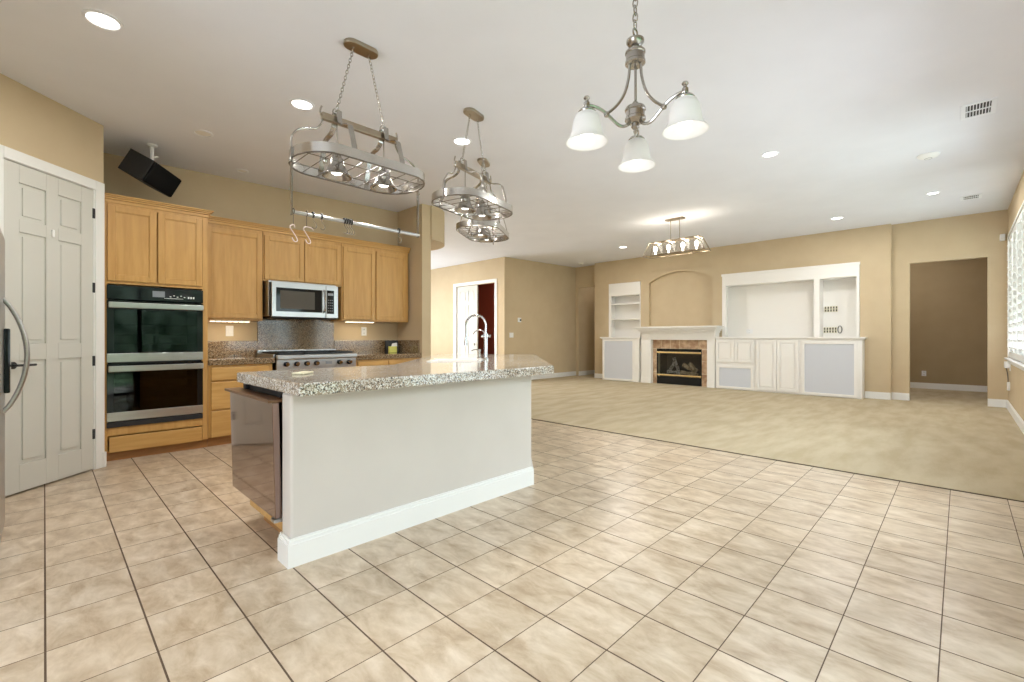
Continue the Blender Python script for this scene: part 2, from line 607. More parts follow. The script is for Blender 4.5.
# round bulkhead behind the end of the kitchen wall
pts = [(4.10 + 0.62 * math.cos(a * PI / 32), 6.42 + 0.62 * math.sin(a * PI / 32)) for a in range(64)]
pts = [(max(x, 4.159), y) for x, y in pts]
struct(MB().prism(pts, 2.70, 3.4).build('trim_2', 'wall_beige', smooth=True))
# hall
HD = (8.86, 10.52, 0.0, 2.66)
struct(wall_cols(FX(8.4), 8.5, 12.5, [HD], ZT, 0.12).build('wall_hall', 'wall_beige'))
struct(MB().box(8.52, 11.5, 8.5, 8.62, 0, ZT).build('wall_left', 'wall_beige'))
struct(MB().box(10.2, 10.3, 8.62, 12.5, 0, ZT).build('wall_study', 'red_paint'))
struct(wall_cols(lambda u, d, z: (u, 12.5 - d, z), 3.9, 10.3, OPEN_FILL, ZT, 0.12).build('wall_far', 'wall_beige'))
struct(MB().box(3.88, 4.0, 6.62, 12.5, 0, ZT).build('wall_entry', 'wall_beige'))
# passage behind the opening left of the fireplace wall
PO = (7.55, 8.39, 0.0, 2.72)
struct(wall_cols(FX(11.5), 7.55, 8.62, [PO], ZT, 0.12).build('wall_passage', 'wall_beige'))
struct(MB().box(11.62, 13.4, 8.39, 8.5, 0, ZT).box(12.6, 12.7, 7.3, 8.39, 0, ZT).box(11.9, 12.6, 7.3, 7.4, 0, ZT).build('wall_corridor', 'wall_beige'))

# fireplace wall with niches
FW = 11.2
ARCH = (4.25, 5.89, 1.50)
def fw():
    holes = [(6.13, 7.12, 1.17, 2.70), (1.41, 4.02, 1.17, 2.665), (4.40, 5.62, 0.0, 0.93), (4.25, 5.89, 1.50, 2.92)]
    m = MB()
    fn = FX(FW)
    us = sorted({0.94, 7.6, *[h[0] for h in holes], *[h[1] for h in holes]})
    for a, b in zip(us[:-1], us[1:]):
        hs = sorted([(h[2], h[3]) for h in holes if h[0] <= a + 1e-6 and h[1] >= b - 1e-6])
        z = 0.0
        for h0, h1 in hs:
            if h0 > z:
                m.bx(fn, a, b, -0.30, 0, z, h0)
            z = h1
        m.bx(fn, a, b, -0.30, 0, z, ZT)
    m.bx(fn, 0.94, 7.6, -0.62, -0.55, 0, ZT)        # back of the wall
    m.bx(fn, 0.94, 1.02, -0.55, -0.30, 0, ZT)
    m.bx(fn, 7.5, 7.6, -0.55, -0.30, 0, ZT)
    m.bx(fn, 4.25, 5.89, -0.30, -0.10, 1.50, 2.92)    # back of arched niche
    # spandrel of the flat arch: springing 2.60, crown 2.86
    a0, a1, zs, zk = 4.25, 5.89, 2.63, 2.865
    cx = (a0 + a1) / 2
    w = (a1 - a0) / 2
    n = 24
    for i in range(n):
        y0 = a0 + (a1 - a0) * i / n
        y1 = a0 + (a1 - a0) * (i + 1) / n
        e = lambda y: zs + (zk - zs) * (1 - ((y - cx) / w) ** 2)
        m.prism_map([(y0, e(y0)), (y1, e(y1)), (y1, 2.93), (y0, 2.93)], 0, -0.10, fn)
    return m
struct(fw().build('wall_fireplace', 'wall_beige'))
struct(wall_cols(FX(11.32), -0.7, 0.94, [(-0.335, 0.679, 0, 2.575)], ZT, 0.14).build('wall_alcove', 'wall_beige'))
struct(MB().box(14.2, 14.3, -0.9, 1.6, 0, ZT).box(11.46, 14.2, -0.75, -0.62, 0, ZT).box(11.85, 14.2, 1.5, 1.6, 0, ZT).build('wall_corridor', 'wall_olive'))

# baseboards
def base(name, pts, h=0.145, t=0.018, mt='trim_white'):
    """pts: list of (x,y) polyline; board lies to the left of the direction of travel"""
    m = MB()
    for (a, b) in zip(pts[:-1], pts[1:]):
        a, b = Vector(a), Vector(b)
        d = (b - a).normalized()
        n = Vector((-d.y, d.x))
        def q(p, k, z): return (p.x + n.x * k, p.y + n.y * k, z)
        e = d * (t if len(pts) > 2 else 0)
        for z0, z1, k in ((0, h * 0.86, t), (h * 0.86, h, t * 0.6)):
            m.hexa([q(a, -0.0, z0), q(b, -0.0, z0), q(b, k, z0), q(a, k, z0), q(a, -0.0, z1), q(b, -0.0, z1), q(b, k, z1), q(a, k, z1)])
    return m.build(name, mt, bevel=0.003)
for nm, p in (('baseboard_right', [(2.6, -0.57), (11.30, -0.57)]),
              ('baseboard_alcove', [(11.32, -0.57), (11.32, -0.335)]),
              ('baseboard_alcove', [(11.32, 0.679), (11.32, 0.94)]),
              ('baseboard_fireplace', [(11.2, 0.94), (11.2, 1.33)]),
              ('baseboard_fireplace', [(11.2, 7.13), (11.2, 7.6)]),
              ('baseboard_left', [(11.5, 8.5), (8.4, 8.5)]),
              ('baseboard_hall', [(8.4, 8.5), (8.4, 8.78)]),
              ('baseboard_hall', [(8.4, 10.6), (8.4, 12.5)]),
              ('baseboard_corridor', [(14.2, -0.62), (14.2, 1.5)]),
              ('baseboard_corridor', [(13.4, 8.39), (11.5, 8.39)]),
              ('baseboard_passage', [(12.6, 7.4), (12.6, 8.39)])):
    struct(base(nm, p))
m = MB(); pbx(m, 0.0, 0.035, 0, 0.03, 0, 0.14)
struct(m.build('baseboard_pantry', 'trim_white', bevel=0.004))

# pantry door and casing
dr = sgroup('door_1', PW(0.5, 0, 0))
m = MB()
pbx(m, 0.012, DU0 - 0.004, 0, 0.022, 0, DZ + 0.085)
pbx(m, DU0 - 0.004, DU1, 0, 0.022, DZ, DZ + 0.085)
pbx(m, DU1, DU1 + 0.09, 0, 0.022, 0, DZ + 0.085)
pbx(m, DU0 - 0.004, DU0 + 0.006, -0.11, 0.012, 0, DZ)
pbx(m, DU1 - 0.006, DU1 + 0.004, -0.11, 0.012, 0, DZ)
pbx(m, DU0, DU1, -0.11, 0.012, DZ - 0.004, DZ + 0.006)
m.build('door_casing', 'trim_white', dr, bevel=0.004)
def door_leaf(put, W, H, th, zb=0.012):
    """six panel leaf: put(m,u0,u1,d0,d1,z0,z1) adds a box"""
    m = MB()
    st = 0.115
    mid = 0.10
    cols = [(st, (W - mid) / 2), ((W + mid) / 2, W - st)]
    rows = [(0.22, H * 0.42 - 0.04), (H * 0.42 + 0.09, H * 0.795), (H * 0.795 + 0.10, H - 0.14)]
    put(m, 0, st, 0, th, zb, H)
    put(m, W - st, W, 0, th, zb, H)
    put(m, (W - mid) / 2, (W + mid) / 2, 0, th, zb, H)
    for c0, c1 in cols:
        z = zb
        for r0, r1 in rows:
            put(m, c0, c1, 0, th, z, r0)
            put(m, c0, c1, 0.008, th - 0.013, r0, r1)
            put(m, c0 + 0.030, c1 - 0.030, 0.004, th - 0.004, r0 + 0.030, r1 - 0.030)
            z = r1
        put(m, c0, c1, 0, th, z, H)
    return m
LW = DU1 - DU0 - 0.012
m = door_leaf(lambda m, a, b, d0, d1, z0, z1: pbx(m, DU0 + 0.006 + a, DU0 + 0.006 + b, -0.030 + d0, -0.030 + d1, z0, z1), LW, DZ - 0.008, 0.036)
leaf = m.build('door_leaf', 'door_white', dr, bevel=0.003)
for z in (0.28, 0.94, 1.60, 2.27):
    m = MB(); pbx(m, DU0 - 0.008, DU0 + 0.016, 0.004, 0.014, z, z + 0.09)
    m.build('hinge', 'dark_iron', leaf, bevel=0.002)
m = MB()
a = Vector(PW(DU0 + LW - 0.06, 0.006, 0.985))
nrm = Vector((S2, -S2, 0)); al = Vector((S2, S2, 0))
m.tube([a, a + nrm * 0.055, a + nrm * 0.058 + al * 0.02, a + nrm * 0.055 + al * 0.12], 0.009, 8)
m.tube([a, a + nrm * 0.008], 0.028, 14)
m.build('door_handle', 'dark_iron', leaf, smooth=True)
for uu, zz in ((0.40, 2.26), (0.40, 1.86), (0.13, 2.26)):
    pass
m = MB(); pbx(m, 0.475, 0.495, 0.006, 0.020, 2.02, 2.08)
m.build('coat_hook', 'plastic_white', leaf, bevel=0.003)

# hall double door: casing, one white leaf, one leaf open onto the red room
dr = sgroup('door_2', (8.4, 9.7, 0))
m = MB()
a, b, _, z = HD
m.bx(FX(8.4), a - 0.09, a, 0, 0.02, 0, z + 0.09)
m.bx(FX(8.4), b, b + 0.09, 0, 0.02, 0, z + 0.09)
m.bx(FX(8.4), a, b, 0, 0.02, z, z + 0.09)
m.build('door_casing', 'trim_white', dr, bevel=0.004)
fn = FX(8.46)
m = door_leaf(lambda m, u0, u1, d0, d1, z0, z1: m.bx(fn, 9.60 + u0, 9.60 + u1, d0, d1, z0, z1), 0.88, z - 0.01, 0.036, 0.02)
leaf = m.build('door_leaf', 'door_white', dr, bevel=0.003)
MB().lathe([(0.001, 0.03), (0.02, 0.028), (0.028, 0.012), (0.02, -0.005), (0.009, -0.02), (0.009, -0.045)], (8.38, 9.66, 1.0), 14).build('door_knob', 'nickel', leaf, smooth=True)
struct(MB().box(8.385, 8.44, 10.50, 10.52, 0.0, 2.66).build('trim_3', 'trim_white'))

# windows of the right hand wall
def window(n, x0, x1, z0, z1, bars, sill=True, glassdoor=False):
    w = sgroup('window_%d' % n if not glassdoor else 'door_3', ((x0 + x1) / 2, -0.57, z0))
    m = MB()
    f = 0.05
    y0, y1 = -0.69, -0.63
    m.box(x0, x0 + f, y0, y1, z0, z1).box(x1 - f, x1, y0, y1, z0, z1)
    m.box(x0 + f, x1 - f, y0, y1, z0, z0 + f).box(x0 + f, x1 - f, y0, y1, z1 - f, z1)
    for k in range(1, bars + 1):
        xx = x0 + (x1 - x0) * k / (bars + 1)
        m.box(xx - 0.035, xx + 0.035, y0, y1, z0 + f, z1 - f)
    m.build('window_frame', 'black_matte' if glassdoor else 'trim_white', w, bevel=0.004)
    MB().box(x0 + f, x1 - f, -0.665, -0.660, z0 + f, z1 - f).build('pane', 'window_glass', w)
    if sill:
        MB().box(x0 - 0.05, x1 + 0.05, -0.60, -0.52, z0 - 0.025, z0).box(x0 - 0.03, x1 + 0.03, -0.57, -0.555, z0 - 0.08, z0 - 0.025).build('window_sill', 'trim_white', w, bevel=0.004)
    return w
window(1, *OPEN_R[0], 1, False, True)
window(2, *OPEN_R[1], 1)
window(3, *OPEN_R[2], 1)
w4 = window(4, *OPEN_R[3], 3)
# plantation shutters in four panels
x0, x1, z0, z1 = OPEN_R[3]
m = MB()
m.box(x1 - 0.005, x1 + 0.03, -0.57, -0.558, z0, z1 + 0.03).box(x0 - 0.03, x0 + 0.005, -0.57, -0.558, z0, z1 + 0.03).box(x0, x1, -0.57, -0.558, z1 - 0.005, z1 + 0.03)
m.build('shutter_casing', 'trim_white', w4, bevel=0.003)
pw = (x1 - x0 - 0.01) / 4
for k in range(4):
    a = x0 + 0.005 + k * pw
    b = a + pw - 0.006
    m = MB()
    y0, y1 = -0.602, -0.572
    m.box(a, a + 0.05, y0, y1, z0 + 0.01, z1 - 0.01).box(b - 0.05, b, y0, y1, z0 + 0.01, z1 - 0.01)
    m.box(a + 0.05, b - 0.05, y0, y1, z0 + 0.01, z0 + 0.10).box(a + 0.05, b - 0.05, y0, y1, z1 - 0.10, z1 - 0.01)
    sh = m.build('shutter_panel', 'trim_white', w4, bevel=0.003)
    m = MB()
    z = z0 + 0.15
    while z < z1 - 0.12:
        c, s_ = math.cos(math.radians(38)) * 0.050, math.sin(math.radians(38)) * 0.050
        yc = -0.587
        t = 0.005
        m.hexa([(a + 0.052, yc - c, z - s_ - t), (b - 0.052, yc - c, z - s_ - t), (b - 0.052, yc + c, z + s_ - t), (a + 0.052, yc + c, z + s_ - t),
                (a + 0.052, yc - c, z - s_ + t), (b - 0.052, yc - c, z - s_ + t), (b - 0.052, yc + c, z + s_ + t), (a + 0.052, yc + c, z + s_ + t)])
        z += 0.118
    m.build('louvers', 'trim_white', sh)
    MB().box((a + b) / 2 - 0.006, (a + b) / 2 + 0.006, -0.548, -0.538, z0 + 0.14, z1 - 0.14).build('tilt_rod', 'trim_white', sh)
# window behind the camera
w = sgroup('window_5', (-3.0, 1.1, 0.3))
y0_, y1_, z0_, z1_ = OPEN_B[0]
m = MB()
m.box(-3.11, -3.05, y0_, y0_ + .05, z0_, z1_).box(-3.11, -3.05, y1_ - .05, y1_, z0_, z1_).box(-3.11, -3.05, y0_, y1_, z0_, z0_ + .05).box(-3.11, -3.05, y0_, y1_, z1_ - .05, z1_).box(-3.11, -3.05, 1.07, 1.13, z0_, z1_)
m.build('window_frame', 'trim_white', w)

w = sgroup('window_6', (6.1, 12.5, 0.5))  # unseen window made up to go with the added hall daylight
a, b, z0, z1 = OPEN_FILL[0]
m = MB()
m.box(a, a + .05, 12.53, 12.59, z0, z1).box(b - .05, b, 12.53, 12.59, z0, z1).box(a, b, 12.53, 12.59, z0, z0 + .05).box(a, b, 12.53, 12.59, z1 - .05, z1).box(6.07, 6.13, 12.53, 12.59, z0, z1)
m.build('window_frame', 'trim_white', w)

# ------------------------------------------------------------------ tall oven cabinet
K = KY(5.85)
t = thing('oven_cabinet', 'tall honey oak cabinet holding the double oven beside the pantry door', 'cabinet', (0.82, 6.15, 0))
m = MB()
m.box(0.39, 0.425, 5.85, 6.48, 0.09, 2.50).box(1.195, 1.245, 5.85, 6.48, 0.09, 2.50)
m.box(0.425, 1.195, 5.85, 6.48, 1.715, 1.76).box(0.425, 1.195, 5.85, 6.48, 0.245, 0.325)
m.box(0.425, 1.195, 5.87, 6.48, 2.46, 2.50).box(0.425, 1.195, 6.44, 6.48, 0.09, 2.50).box(0.425, 1.195, 5.85, 6.48, 0.09, 0.10)
m.box(0.80, 0.808, 5.85, 5.87, 1.76, 2.46).box(0.425, 1.195, 5.85, 5.87, 2.465, 2.50)
m.build('carcass', 'oak', t, bevel=0.002)
panel_door(K, 0.425, 0.798, 1.745, 2.468).build('door', 'oak', t, bevel=0.003)
panel_door(K, 0.811, 1.190, 1.745, 2.468).build('door', 'oak', t, bevel=0.003)
MB().bx(K, 0.435, 1.19, 0, 0.02, 0.085, 0.235).build('drawer', 'oak_horizontal', t, bevel=0.006)
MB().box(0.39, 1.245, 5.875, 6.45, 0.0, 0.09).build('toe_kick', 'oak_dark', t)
def crown(m, x0, x1, yf, z, side_r=0.0, dd=0.045, yb=6.48):
    """stepped crown moulding along a -Y facing front"""
    for k, (o, h0, h1) in enumerate(((0.010, 0.0, 0.030), (0.022, 0.030, 0.048), (0.036, 0.048, 0.062), (0.048, 0.062, 0.078))):
        m.box(x0, x1 + (o if side_r else 0), yf - o, yb, z + h0, z + h1)
    return m
crown(MB(), 0.39, 1.245, 5.85, 2.495, 1).build('crown_moulding', 'oak_horizontal', t, bevel=0.004)

# double wall oven
t = thing('double_wall_oven', 'black glass and stainless double oven built into the tall oak cabinet', 'oven', (0.81, 6.1, 0.33))
OX0, OX1 = 0.43, 1.19
m = MB()
m.box(OX0, OX1, 5.862, 6.40, 1.57, 1.705).box(OX0, OX1, 5.862, 6.40, 0.335, 0.36).box(OX0, OX1, 5.862, 6.40, 0.925, 0.965)
m.box(OX0, OX0 + 0.04, 5.862, 6.40, 0.36, 1.57).box(OX1 - 0.04, OX1, 5.862, 6.40, 0.36, 1.57).box(OX0, OX1, 6.36, 6.40, 0.36, 1.57)
m.build('housing', 'black_matte', t)
MB().box(0.418, 1.197, 5.832, 5.862, 0.325, 0.375).build('vent_trim', 'black_matte', t, bevel=0.003)
pn = MB().box(0.418, 1.197, 5.822, 5.862, 1.565, 1.700).build('control_panel', 'black_gloss', t, bevel=0.004)
MB().box(0.765, 0.865, 5.819, 5.823, 1.605, 1.665).build('display', 'oven_display', pn)
for k in range(5):
    MB().box(0.905 + k * 0.03, 0.918 + k * 0.03, 5.819, 5.823, 1.61 + 0.012 * (k % 2), 1.618 + 0.012 * (k % 2)).build('button', 'plastic_white', pn)
for k in range(3):
    MB().box(1.06 + k * 0.022, 1.073 + k * 0.022, 5.819, 5.823, 1.602, 1.622).build('button', 'plastic_white', pn)
MB().box(0.86, 1.02, 5.819, 5.823, 1.594, 1.598).build('button_line', 'plastic_white', pn)
for nm, z0, z1 in (('upper_door', 0.955, 1.555), ('lower_door', 0.385, 0.940)):
    m = MB()
    m.box(0.418, 1.197, 5.825, 5.855, z0, z0 + 0.085)
    d = m.build(nm, 'steel', t, bevel=0.003)
    MB().box(0.418, 1.197, 5.827, 5.855, z1 - 0.085, z1).box(0.418, 0.47, 5.827, 5.855, z0 + 0.085, z1 - 0.085).box(1.145, 1.197, 5.827, 5.855, z0 + 0.085, z1 - 0.085).build('door_frame', 'black_gloss', d, bevel=0.002)
    MB().box(0.47, 1.145, 5.829, 5.835, z0 + 0.085, z1 - 0.085).build('door_glass', 'oven_glass', d)
    m = MB()
    m.box(0.425, 1.190, 5.765, 5.785, z1 - 0.075, z1 - 0.018)
    m.box(0.432, 0.46, 5.785, 5.827, z1 - 0.065, z1 - 0.028).box(1.155, 1.183, 5.785, 5.827, z1 - 0.065, z1 - 0.028)
    m.build('handle', 'steel', d, bevel=0.007, seg=3)
    m = MB()
    for zz in (z0 + 0.17, z0 + 0.27, z0 + 0.37):
        for k in range(7):
            m.tube([(OX0 + 0.045, 5.90 + k * 0.065, zz), (OX1 - 0.045, 5.90 + k * 0.065, zz)], 0.003, 6)
        m.tube([(OX0 + 0.05, 5.89, zz), (OX0 + 0.05, 6.32, zz)], 0.004, 6)
        m.tube([(OX1 - 0.05, 5.89, zz), (OX1 - 0.05, 6.32, zz)], 0.004, 6)
    m.build('oven_rack', 'chrome', t)

# ------------------------------------------------------------------ upper cabinets
U = KY(6.15)
def upper(name, x0, x1, z0, z1, doors, label):
    t = thing(name, label, 'cabinet', ((x0 + x1) / 2, 6.3, z0))
    m = MB()
    m.box(x0, x1, 6.152, 6.49, z0, z1)
    m.build('carcass', 'oak', t, bevel=0.002)
    for a, b in doors:
        panel_door(U, a, b, z0 + 0.022, z1 - 0.045, d0=0.0).build('door', 'oak', t, bevel=0.003)
    return t
ZU = 2.505
upper('wall_cabinet', 1.252, 1.885, 1.40, ZU, [(1.290, 1.872)], 'single door oak wall cabinet directly right of the double oven')
upper('wall_cabinet', 1.889, 2.888, 1.895, ZU, [(1.903, 2.378), (2.388, 2.876)], 'short two door oak wall cabinet above the microwave')
upper('wall_cabinet', 2.892, 3.97, 1.43, ZU, [(2.912, 3.395), (3.415, 3.925)], 'tall two door oak wall cabinet right of the microwave, by the wall end')
o = crown(MB(), 1.297, 3.985, 6.15, ZU, 0, yb=6.49).build('crown_moulding', 'oak_horizontal', bevel=0.004)
tag(o, 'oak crown moulding strip running along the top of the upper cabinets', 'moulding')
# under cabinet light rails
for i, (a, b, lab) in enumerate(((1.34, 1.76, 'slim under-cabinet light bar under the single door oak cabinet'), (2.98, 3.42, 'slim under-cabinet light bar under the right hand oak wall cabinet'))):
    z = 1.398 if i == 0 else 1.428
    t = thing('under_cabinet_light', lab, 'light', ((a + b) / 2, 6.22, z - 0.02), 'under-cabinet lights')
    MB().box(a, b, 6.20, 6.25, z - 0.014, z).build('housing', 'plastic_white', t)
    m = MB()
    n = 7
    for k in range(n):
        xx = a + (b - a) * (k + 0.5) / n
        m.box(xx - 0.020, xx + 0.020, 6.195, 6.245, z - 0.020, z - 0.014)
    m.build('led_strip', 'lamp_warm', t)
    area('under_cabinet_lamp', ((a + b) / 2, 6.23, z - 0.03), (0, 0.25, -1), b - a, 0.04, 0.95, (1, 0.84, 0.62))

# microwave
t = thing('microwave', 'stainless over-the-range microwave under the short oak cabinet', 'microwave', (2.4, 6.2, 1.44))
MZ0, MZ1 = 1.445, 1.868
MF = 5.95
MB().box(1.903, 2.752, MF + 0.055, 6.49, MZ0 + 0.012, 1.893).build('body', 'steel', t, bevel=0.004)
MB().box(1.925, 2.745, MF + 0.03, 6.30, MZ0 - 0.010, MZ0 + 0.012).build('vent_grille', 'black_matte', t)
MB().box(1.915, 2.742, MF + 0.03, MF + 0.055, MZ0 + 0.012, MZ1).build('seal', 'black_matte', t)
dr = MB().box(1.925, 2.585, MF, MF + 0.03, MZ0 + 0.005, MZ1 + 0.005).build('door', 'steel', t, bevel=0.004)
MB().box(1.975, 2.535, MF - 0.004, MF + 0.001, MZ0 + 0.070, MZ1 - 0.060).build('window', 'black_gloss', dr, bevel=0.002)
MB().box(2.02, 2.44, MF - 0.006, MF - 0.0035, MZ0 + 0.105, MZ1 - 0.095).build('window_screen', 'soot', dr)
MB().tube(smooth_path([(2.555, MF, MZ0 + 0.075), (2.555, MF - 0.038, MZ0 + 0.095), (2.555, MF - 0.052, MZ0 + 0.16), (2.555, MF - 0.055, MZ0 + 0.21), (2.555, MF - 0.052, MZ1 - 0.15), (2.555, MF - 0.038, MZ1 - 0.08), (2.555, MF, MZ1 - 0.06)]), 0.012, 10).build('handle', 'chrome', dr, smooth=True)
cpn = MB().box(2.590, 2.752, MF, MF + 0.03, MZ0 + 0.005, MZ1 + 0.005).build('control_panel', 'steel', t, bevel=0.004)
MB().box(2.600, 2.695, MF - 0.004, MF + 0.001, MZ0 + 0.060, MZ1 - 0.055).build('key_panel', 'black_gloss', cpn)
for r in range(5):
    for c in range(3):
        MB().box(2.614 + c * 0.025, 2.626 + c * 0.025, MF - 0.006, MF - 0.003, 1.54 + r * 0.035, 1.548 + r * 0.035).build('key', 'oven_display', cpn)
MB().box(2.61, 2.685, MF - 0.006, MF - 0.003, 1.745, 1.775).build('clock_display', 'oven_display', cpn)

# ------------------------------------------------------------------ base cabinets and counters
def basecab(name, x0, x1, dcols, rows, label):
    t = thing(name, label, 'cabinet', ((x0 + x1) / 2, 6.15, 0))
    MB().box(x0, x1, 5.852, 6.49, 0.10, 0.888 if x0 != 1.905 else 0.78).build('carcass', 'oak', t)
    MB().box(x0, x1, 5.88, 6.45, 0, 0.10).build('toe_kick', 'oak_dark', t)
    for a, b in dcols:
        for z0, z1 in rows:
            MB().bx(K, a, b, 0, 0.022, z0, z1).build('drawer', 'oak_horizontal', t, bevel=0.006)
    return t
basecab('base_cabinet', 1.249, 1.90, [(1.272, 1.855)], [(0.10, 0.388), (0.405, 0.705), (0.722, 0.865)], 'oak drawer base cabinet between the double oven and the cooktop')
basecab('base_cabinet', 2.945, 3.985, [(2.975, 3.43), (3.445, 3.945)], [(0.12, 0.70), (0.715, 0.865)], 'oak base cabinet right of the cooktop, ending at the side wall')
basecab('base_cabinet', 1.905, 2.94, [(1.93, 2.915)], [(0.12, 0.76)], 'oak base cabinet directly under the gas cooktop')
def ctop(x0, x1, label, side=False):
    t = thing('countertop', label, 'countertop', ((x0 + x1) / 2, 6.15, 0.89))
    MB().box(x0, x1, 5.825, 6.495, 0.890, 0.955).build('slab', 'granite', t, bevel=0.006)
    m = MB().box(x0, x1 if side else x1 + 0.0, 6.472, 6.498, 0.955, 1.150)
    if side:
        m.box(x1 - 0.027, x1, 5.885, 6.472, 0.955, 1.150)
    m.build('splash', 'granite', t, bevel=0.003)
ctop(1.249, 1.925, 'speckled brown granite countertop between the oven and the cooktop')
ctop(2.935, 3.998, 'speckled brown granite countertop right of the cooktop, ending at the side wall', True)
MB_ = MB().box(1.927, 2.933, 6.48, 6.499, 0.955, 1.445).build('backsplash', 'granite', bevel=0.002)
tag(MB_, 'tall speckled granite backsplash panel between cooktop and microwave', 'backsplash')
# rangetop
t = thing('gas_rangetop', 'stainless gas rangetop with black grates and front knobs, behind the island', 'cooktop', (2.43, 6.15, 0.8))
MB().box(1.93, 2.93, 5.80, 6.47, 0.785, 0.968).build('body', 'steel', t, bevel=0.006)
MB().box(1.925, 2.935, 5.765, 5.82, 0.925, 0.985).build('bullnose', 'steel', t, bevel=0.015, seg=4)
MB().box(1.90, 2.93, 6.40, 6.47, 0.968, 1.03).box(1.90, 1.925, 5.83, 6.47, 0.955, 0.995).build('back_trim', 'steel', t, bevel=0.004)
MB().box(1.95, 2.91, 5.835, 6.39, 0.969, 0.978).build('burner_tray', 'black_matte', t)
for k in range(3):
    x0 = 1.955 + k * 0.318
    m = MB()
    m.box(x0, x0 + 0.312, 5.84, 5.852, 0.985, 1.012).box(x0, x0 + 0.312, 6.375, 6.387, 0.985, 1.012)
    m.box(x0, x0 + 0.012, 5.84, 6.387, 0.985, 1.012).box(x0 + 0.30, x0 + 0.312, 5.84, 6.387, 0.985, 1.012)
    m.box(x0, x0 + 0.312, 6.107, 6.119, 0.985, 1.012)
    for j in range(1, 4):
        m.box(x0 + j * 0.078 - 0.005, x0 + j * 0.078 + 0.005, 5.85, 6.38, 0.990, 1.016)
    for cx in (x0 + 0.02, x0 + 0.292):
        for cy in (5.846, 6.381):
            m.box(cx - 0.008, cx + 0.008, cy - 0.006, cy + 0.006, 0.976, 0.99)
    m.build('grate', 'dark_iron', t)
    for yy in (5.98, 6.25):
        MB().lathe([(0.045, 0.0), (0.045, 0.012), (0.030, 0.014), (0.030, 0.022), (0.001, 0.024)], (x0 + 0.156, yy, 0.974), 18).build('burner', 'dark_iron', t, smooth=True)
for i, px in enumerate((2.04, 2.16, 2.28, 2.40, 2.70, 2.83)):
    m = MB()
    m.tube([(px, 5.80, 0.872), (px, 5.776, 0.872)], 0.030, 18)
    kn = m.build('knob', 'black_matte', t, smooth=True)
    MB().tube([(px, 5.777, 0.872), (px, 5.748, 0.872)], 0.022, 18).box(px - 0.004, px + 0.004, 5.738, 5.75, 0.853, 0.891).build('knob_cap', 'chrome', kn, smooth=True)
MB().box(2.52, 2.60, 5.796, 5.80, 0.855, 0.89).build('badge', 'oven_display', t)
# outlets
def outlet(fn, u, z, label, name='wall_outlet', w=0.072, h=0.115, kind='outlet', grp=None, d=0.0):
    t = thing(name, label, 'outlet' if kind == 'outlet' else 'switch', fn(u, d, z), grp)
    pl = MB().bx(fn, u - w / 2, u + w / 2, d, d + 0.007, z - h / 2, z + h / 2).build('plate', 'plastic_white', t, bevel=0.003)
    if kind == 'outlet':
        for dz in (-0.028, 0.028):
            so = MB().bx(fn, u - 0.017, u + 0.017, d + 0.007, d + 0.009, z + dz - 0.014, z + dz + 0.014).build('socket', 'plastic_white', t, bevel=0.002)
            for du in (-0.008, 0.008):
                MB().bx(fn, u + du - 0.002, u + du + 0.002, d + 0.009, d + 0.0095, z + dz - 0.007, z + dz + 0.007).build('slot', 'black_matte', so)
    else:
        MB().bx(fn, u - 0.016, u + 0.016, d + 0.007, d + 0.011, z - 0.033, z + 0.033).build('rocker', 'plastic_white', t, bevel=0.002)
    return t
WK = KY(6.5)
outlet(WK, 1.614, 1.275, 'white rocker switch above the counter between oven and cooktop', kind='switch', name='wall_switch', w=0.085, h=0.13)
outlet(WK, 3.41, 1.285, 'white wall outlet above the counter right of the cooktop', w=0.085, h=0.13)
# box with a yellow note in the counter corner
t = thing('recipe_box', 'small black stand with a yellow and white card in the counter corner', 'box', (3.84, 6.36, 0.955))
MB().hexa([(3.70, 6.335, 0.955), (3.90, 6.30, 0.955), (3.92, 6.40, 0.955), (3.72, 6.43, 0.955), (3.70, 6.36, 1.145), (3.90, 6.33, 1.145), (3.915, 6.39, 1.145), (3.715, 6.42, 1.145)]).build('stand', 'black_matte', t, bevel=0.004)
MB().box(3.715, 3.845, 6.27, 6.31, 0.957, 1.055).build('yellow_card', 'paper_yellow', t, bevel=0.004)
MB().hexa([(3.77, 6.300, 1.055), (3.86, 6.290, 1.055), (3.86, 6.315, 1.055), (3.77, 6.322, 1.055), (3.79, 6.31, 1.10), (3.86, 6.30, 1.11), (3.86, 6.315, 1.11), (3.79, 6.322, 1.10)]).build('white_card', 'plastic_white', t)

# ------------------------------------------------------------------ island
t = thing('kitchen_island', 'long kitchen island with off-white panelled front and angled far end', 'island', (2.2, 3.2, 0))
r = 0.02
m = MB().prism([(0.90, 2.50), (2.78, 2.50), (4.42, 4.14), (4.33, 4.23), (2.73, 2.63), (0.90, 2.63)], 0, 0.904)
kw = m.build('knee_wall', 'island_paint', t, bevel=0.018, seg=4)
MB().prism([(0.945, 2.632), (2.728, 2.632), (4.32, 4.225), (3.68, 4.86), (2.15, 3.33), (0.945, 3.33)], 0.10, 0.904).build('cabinet', 'oak', t)
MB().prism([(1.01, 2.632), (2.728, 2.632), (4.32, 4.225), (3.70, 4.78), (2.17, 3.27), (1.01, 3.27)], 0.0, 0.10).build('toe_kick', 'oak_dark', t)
q = 0.018
m = MB()
for z0, z1, q in ((0, 0.118, 0.020), (0.118, 0.134, 0.014), (0.134, 0.146, 0.008)):
    m.prism([(0.90 - q, 2.50 - q), (2.78 + q * 0.41, 2.50 - q), (4.42 + q * 0.7, 4.14 - q * 0.7), (4.42, 4.14), (2.78, 2.50), (0.90, 2.50), (0.90, 2.63), (0.90 - q, 2.63)], z0, z1)
m.build('baseboard', 'trim_white', t)
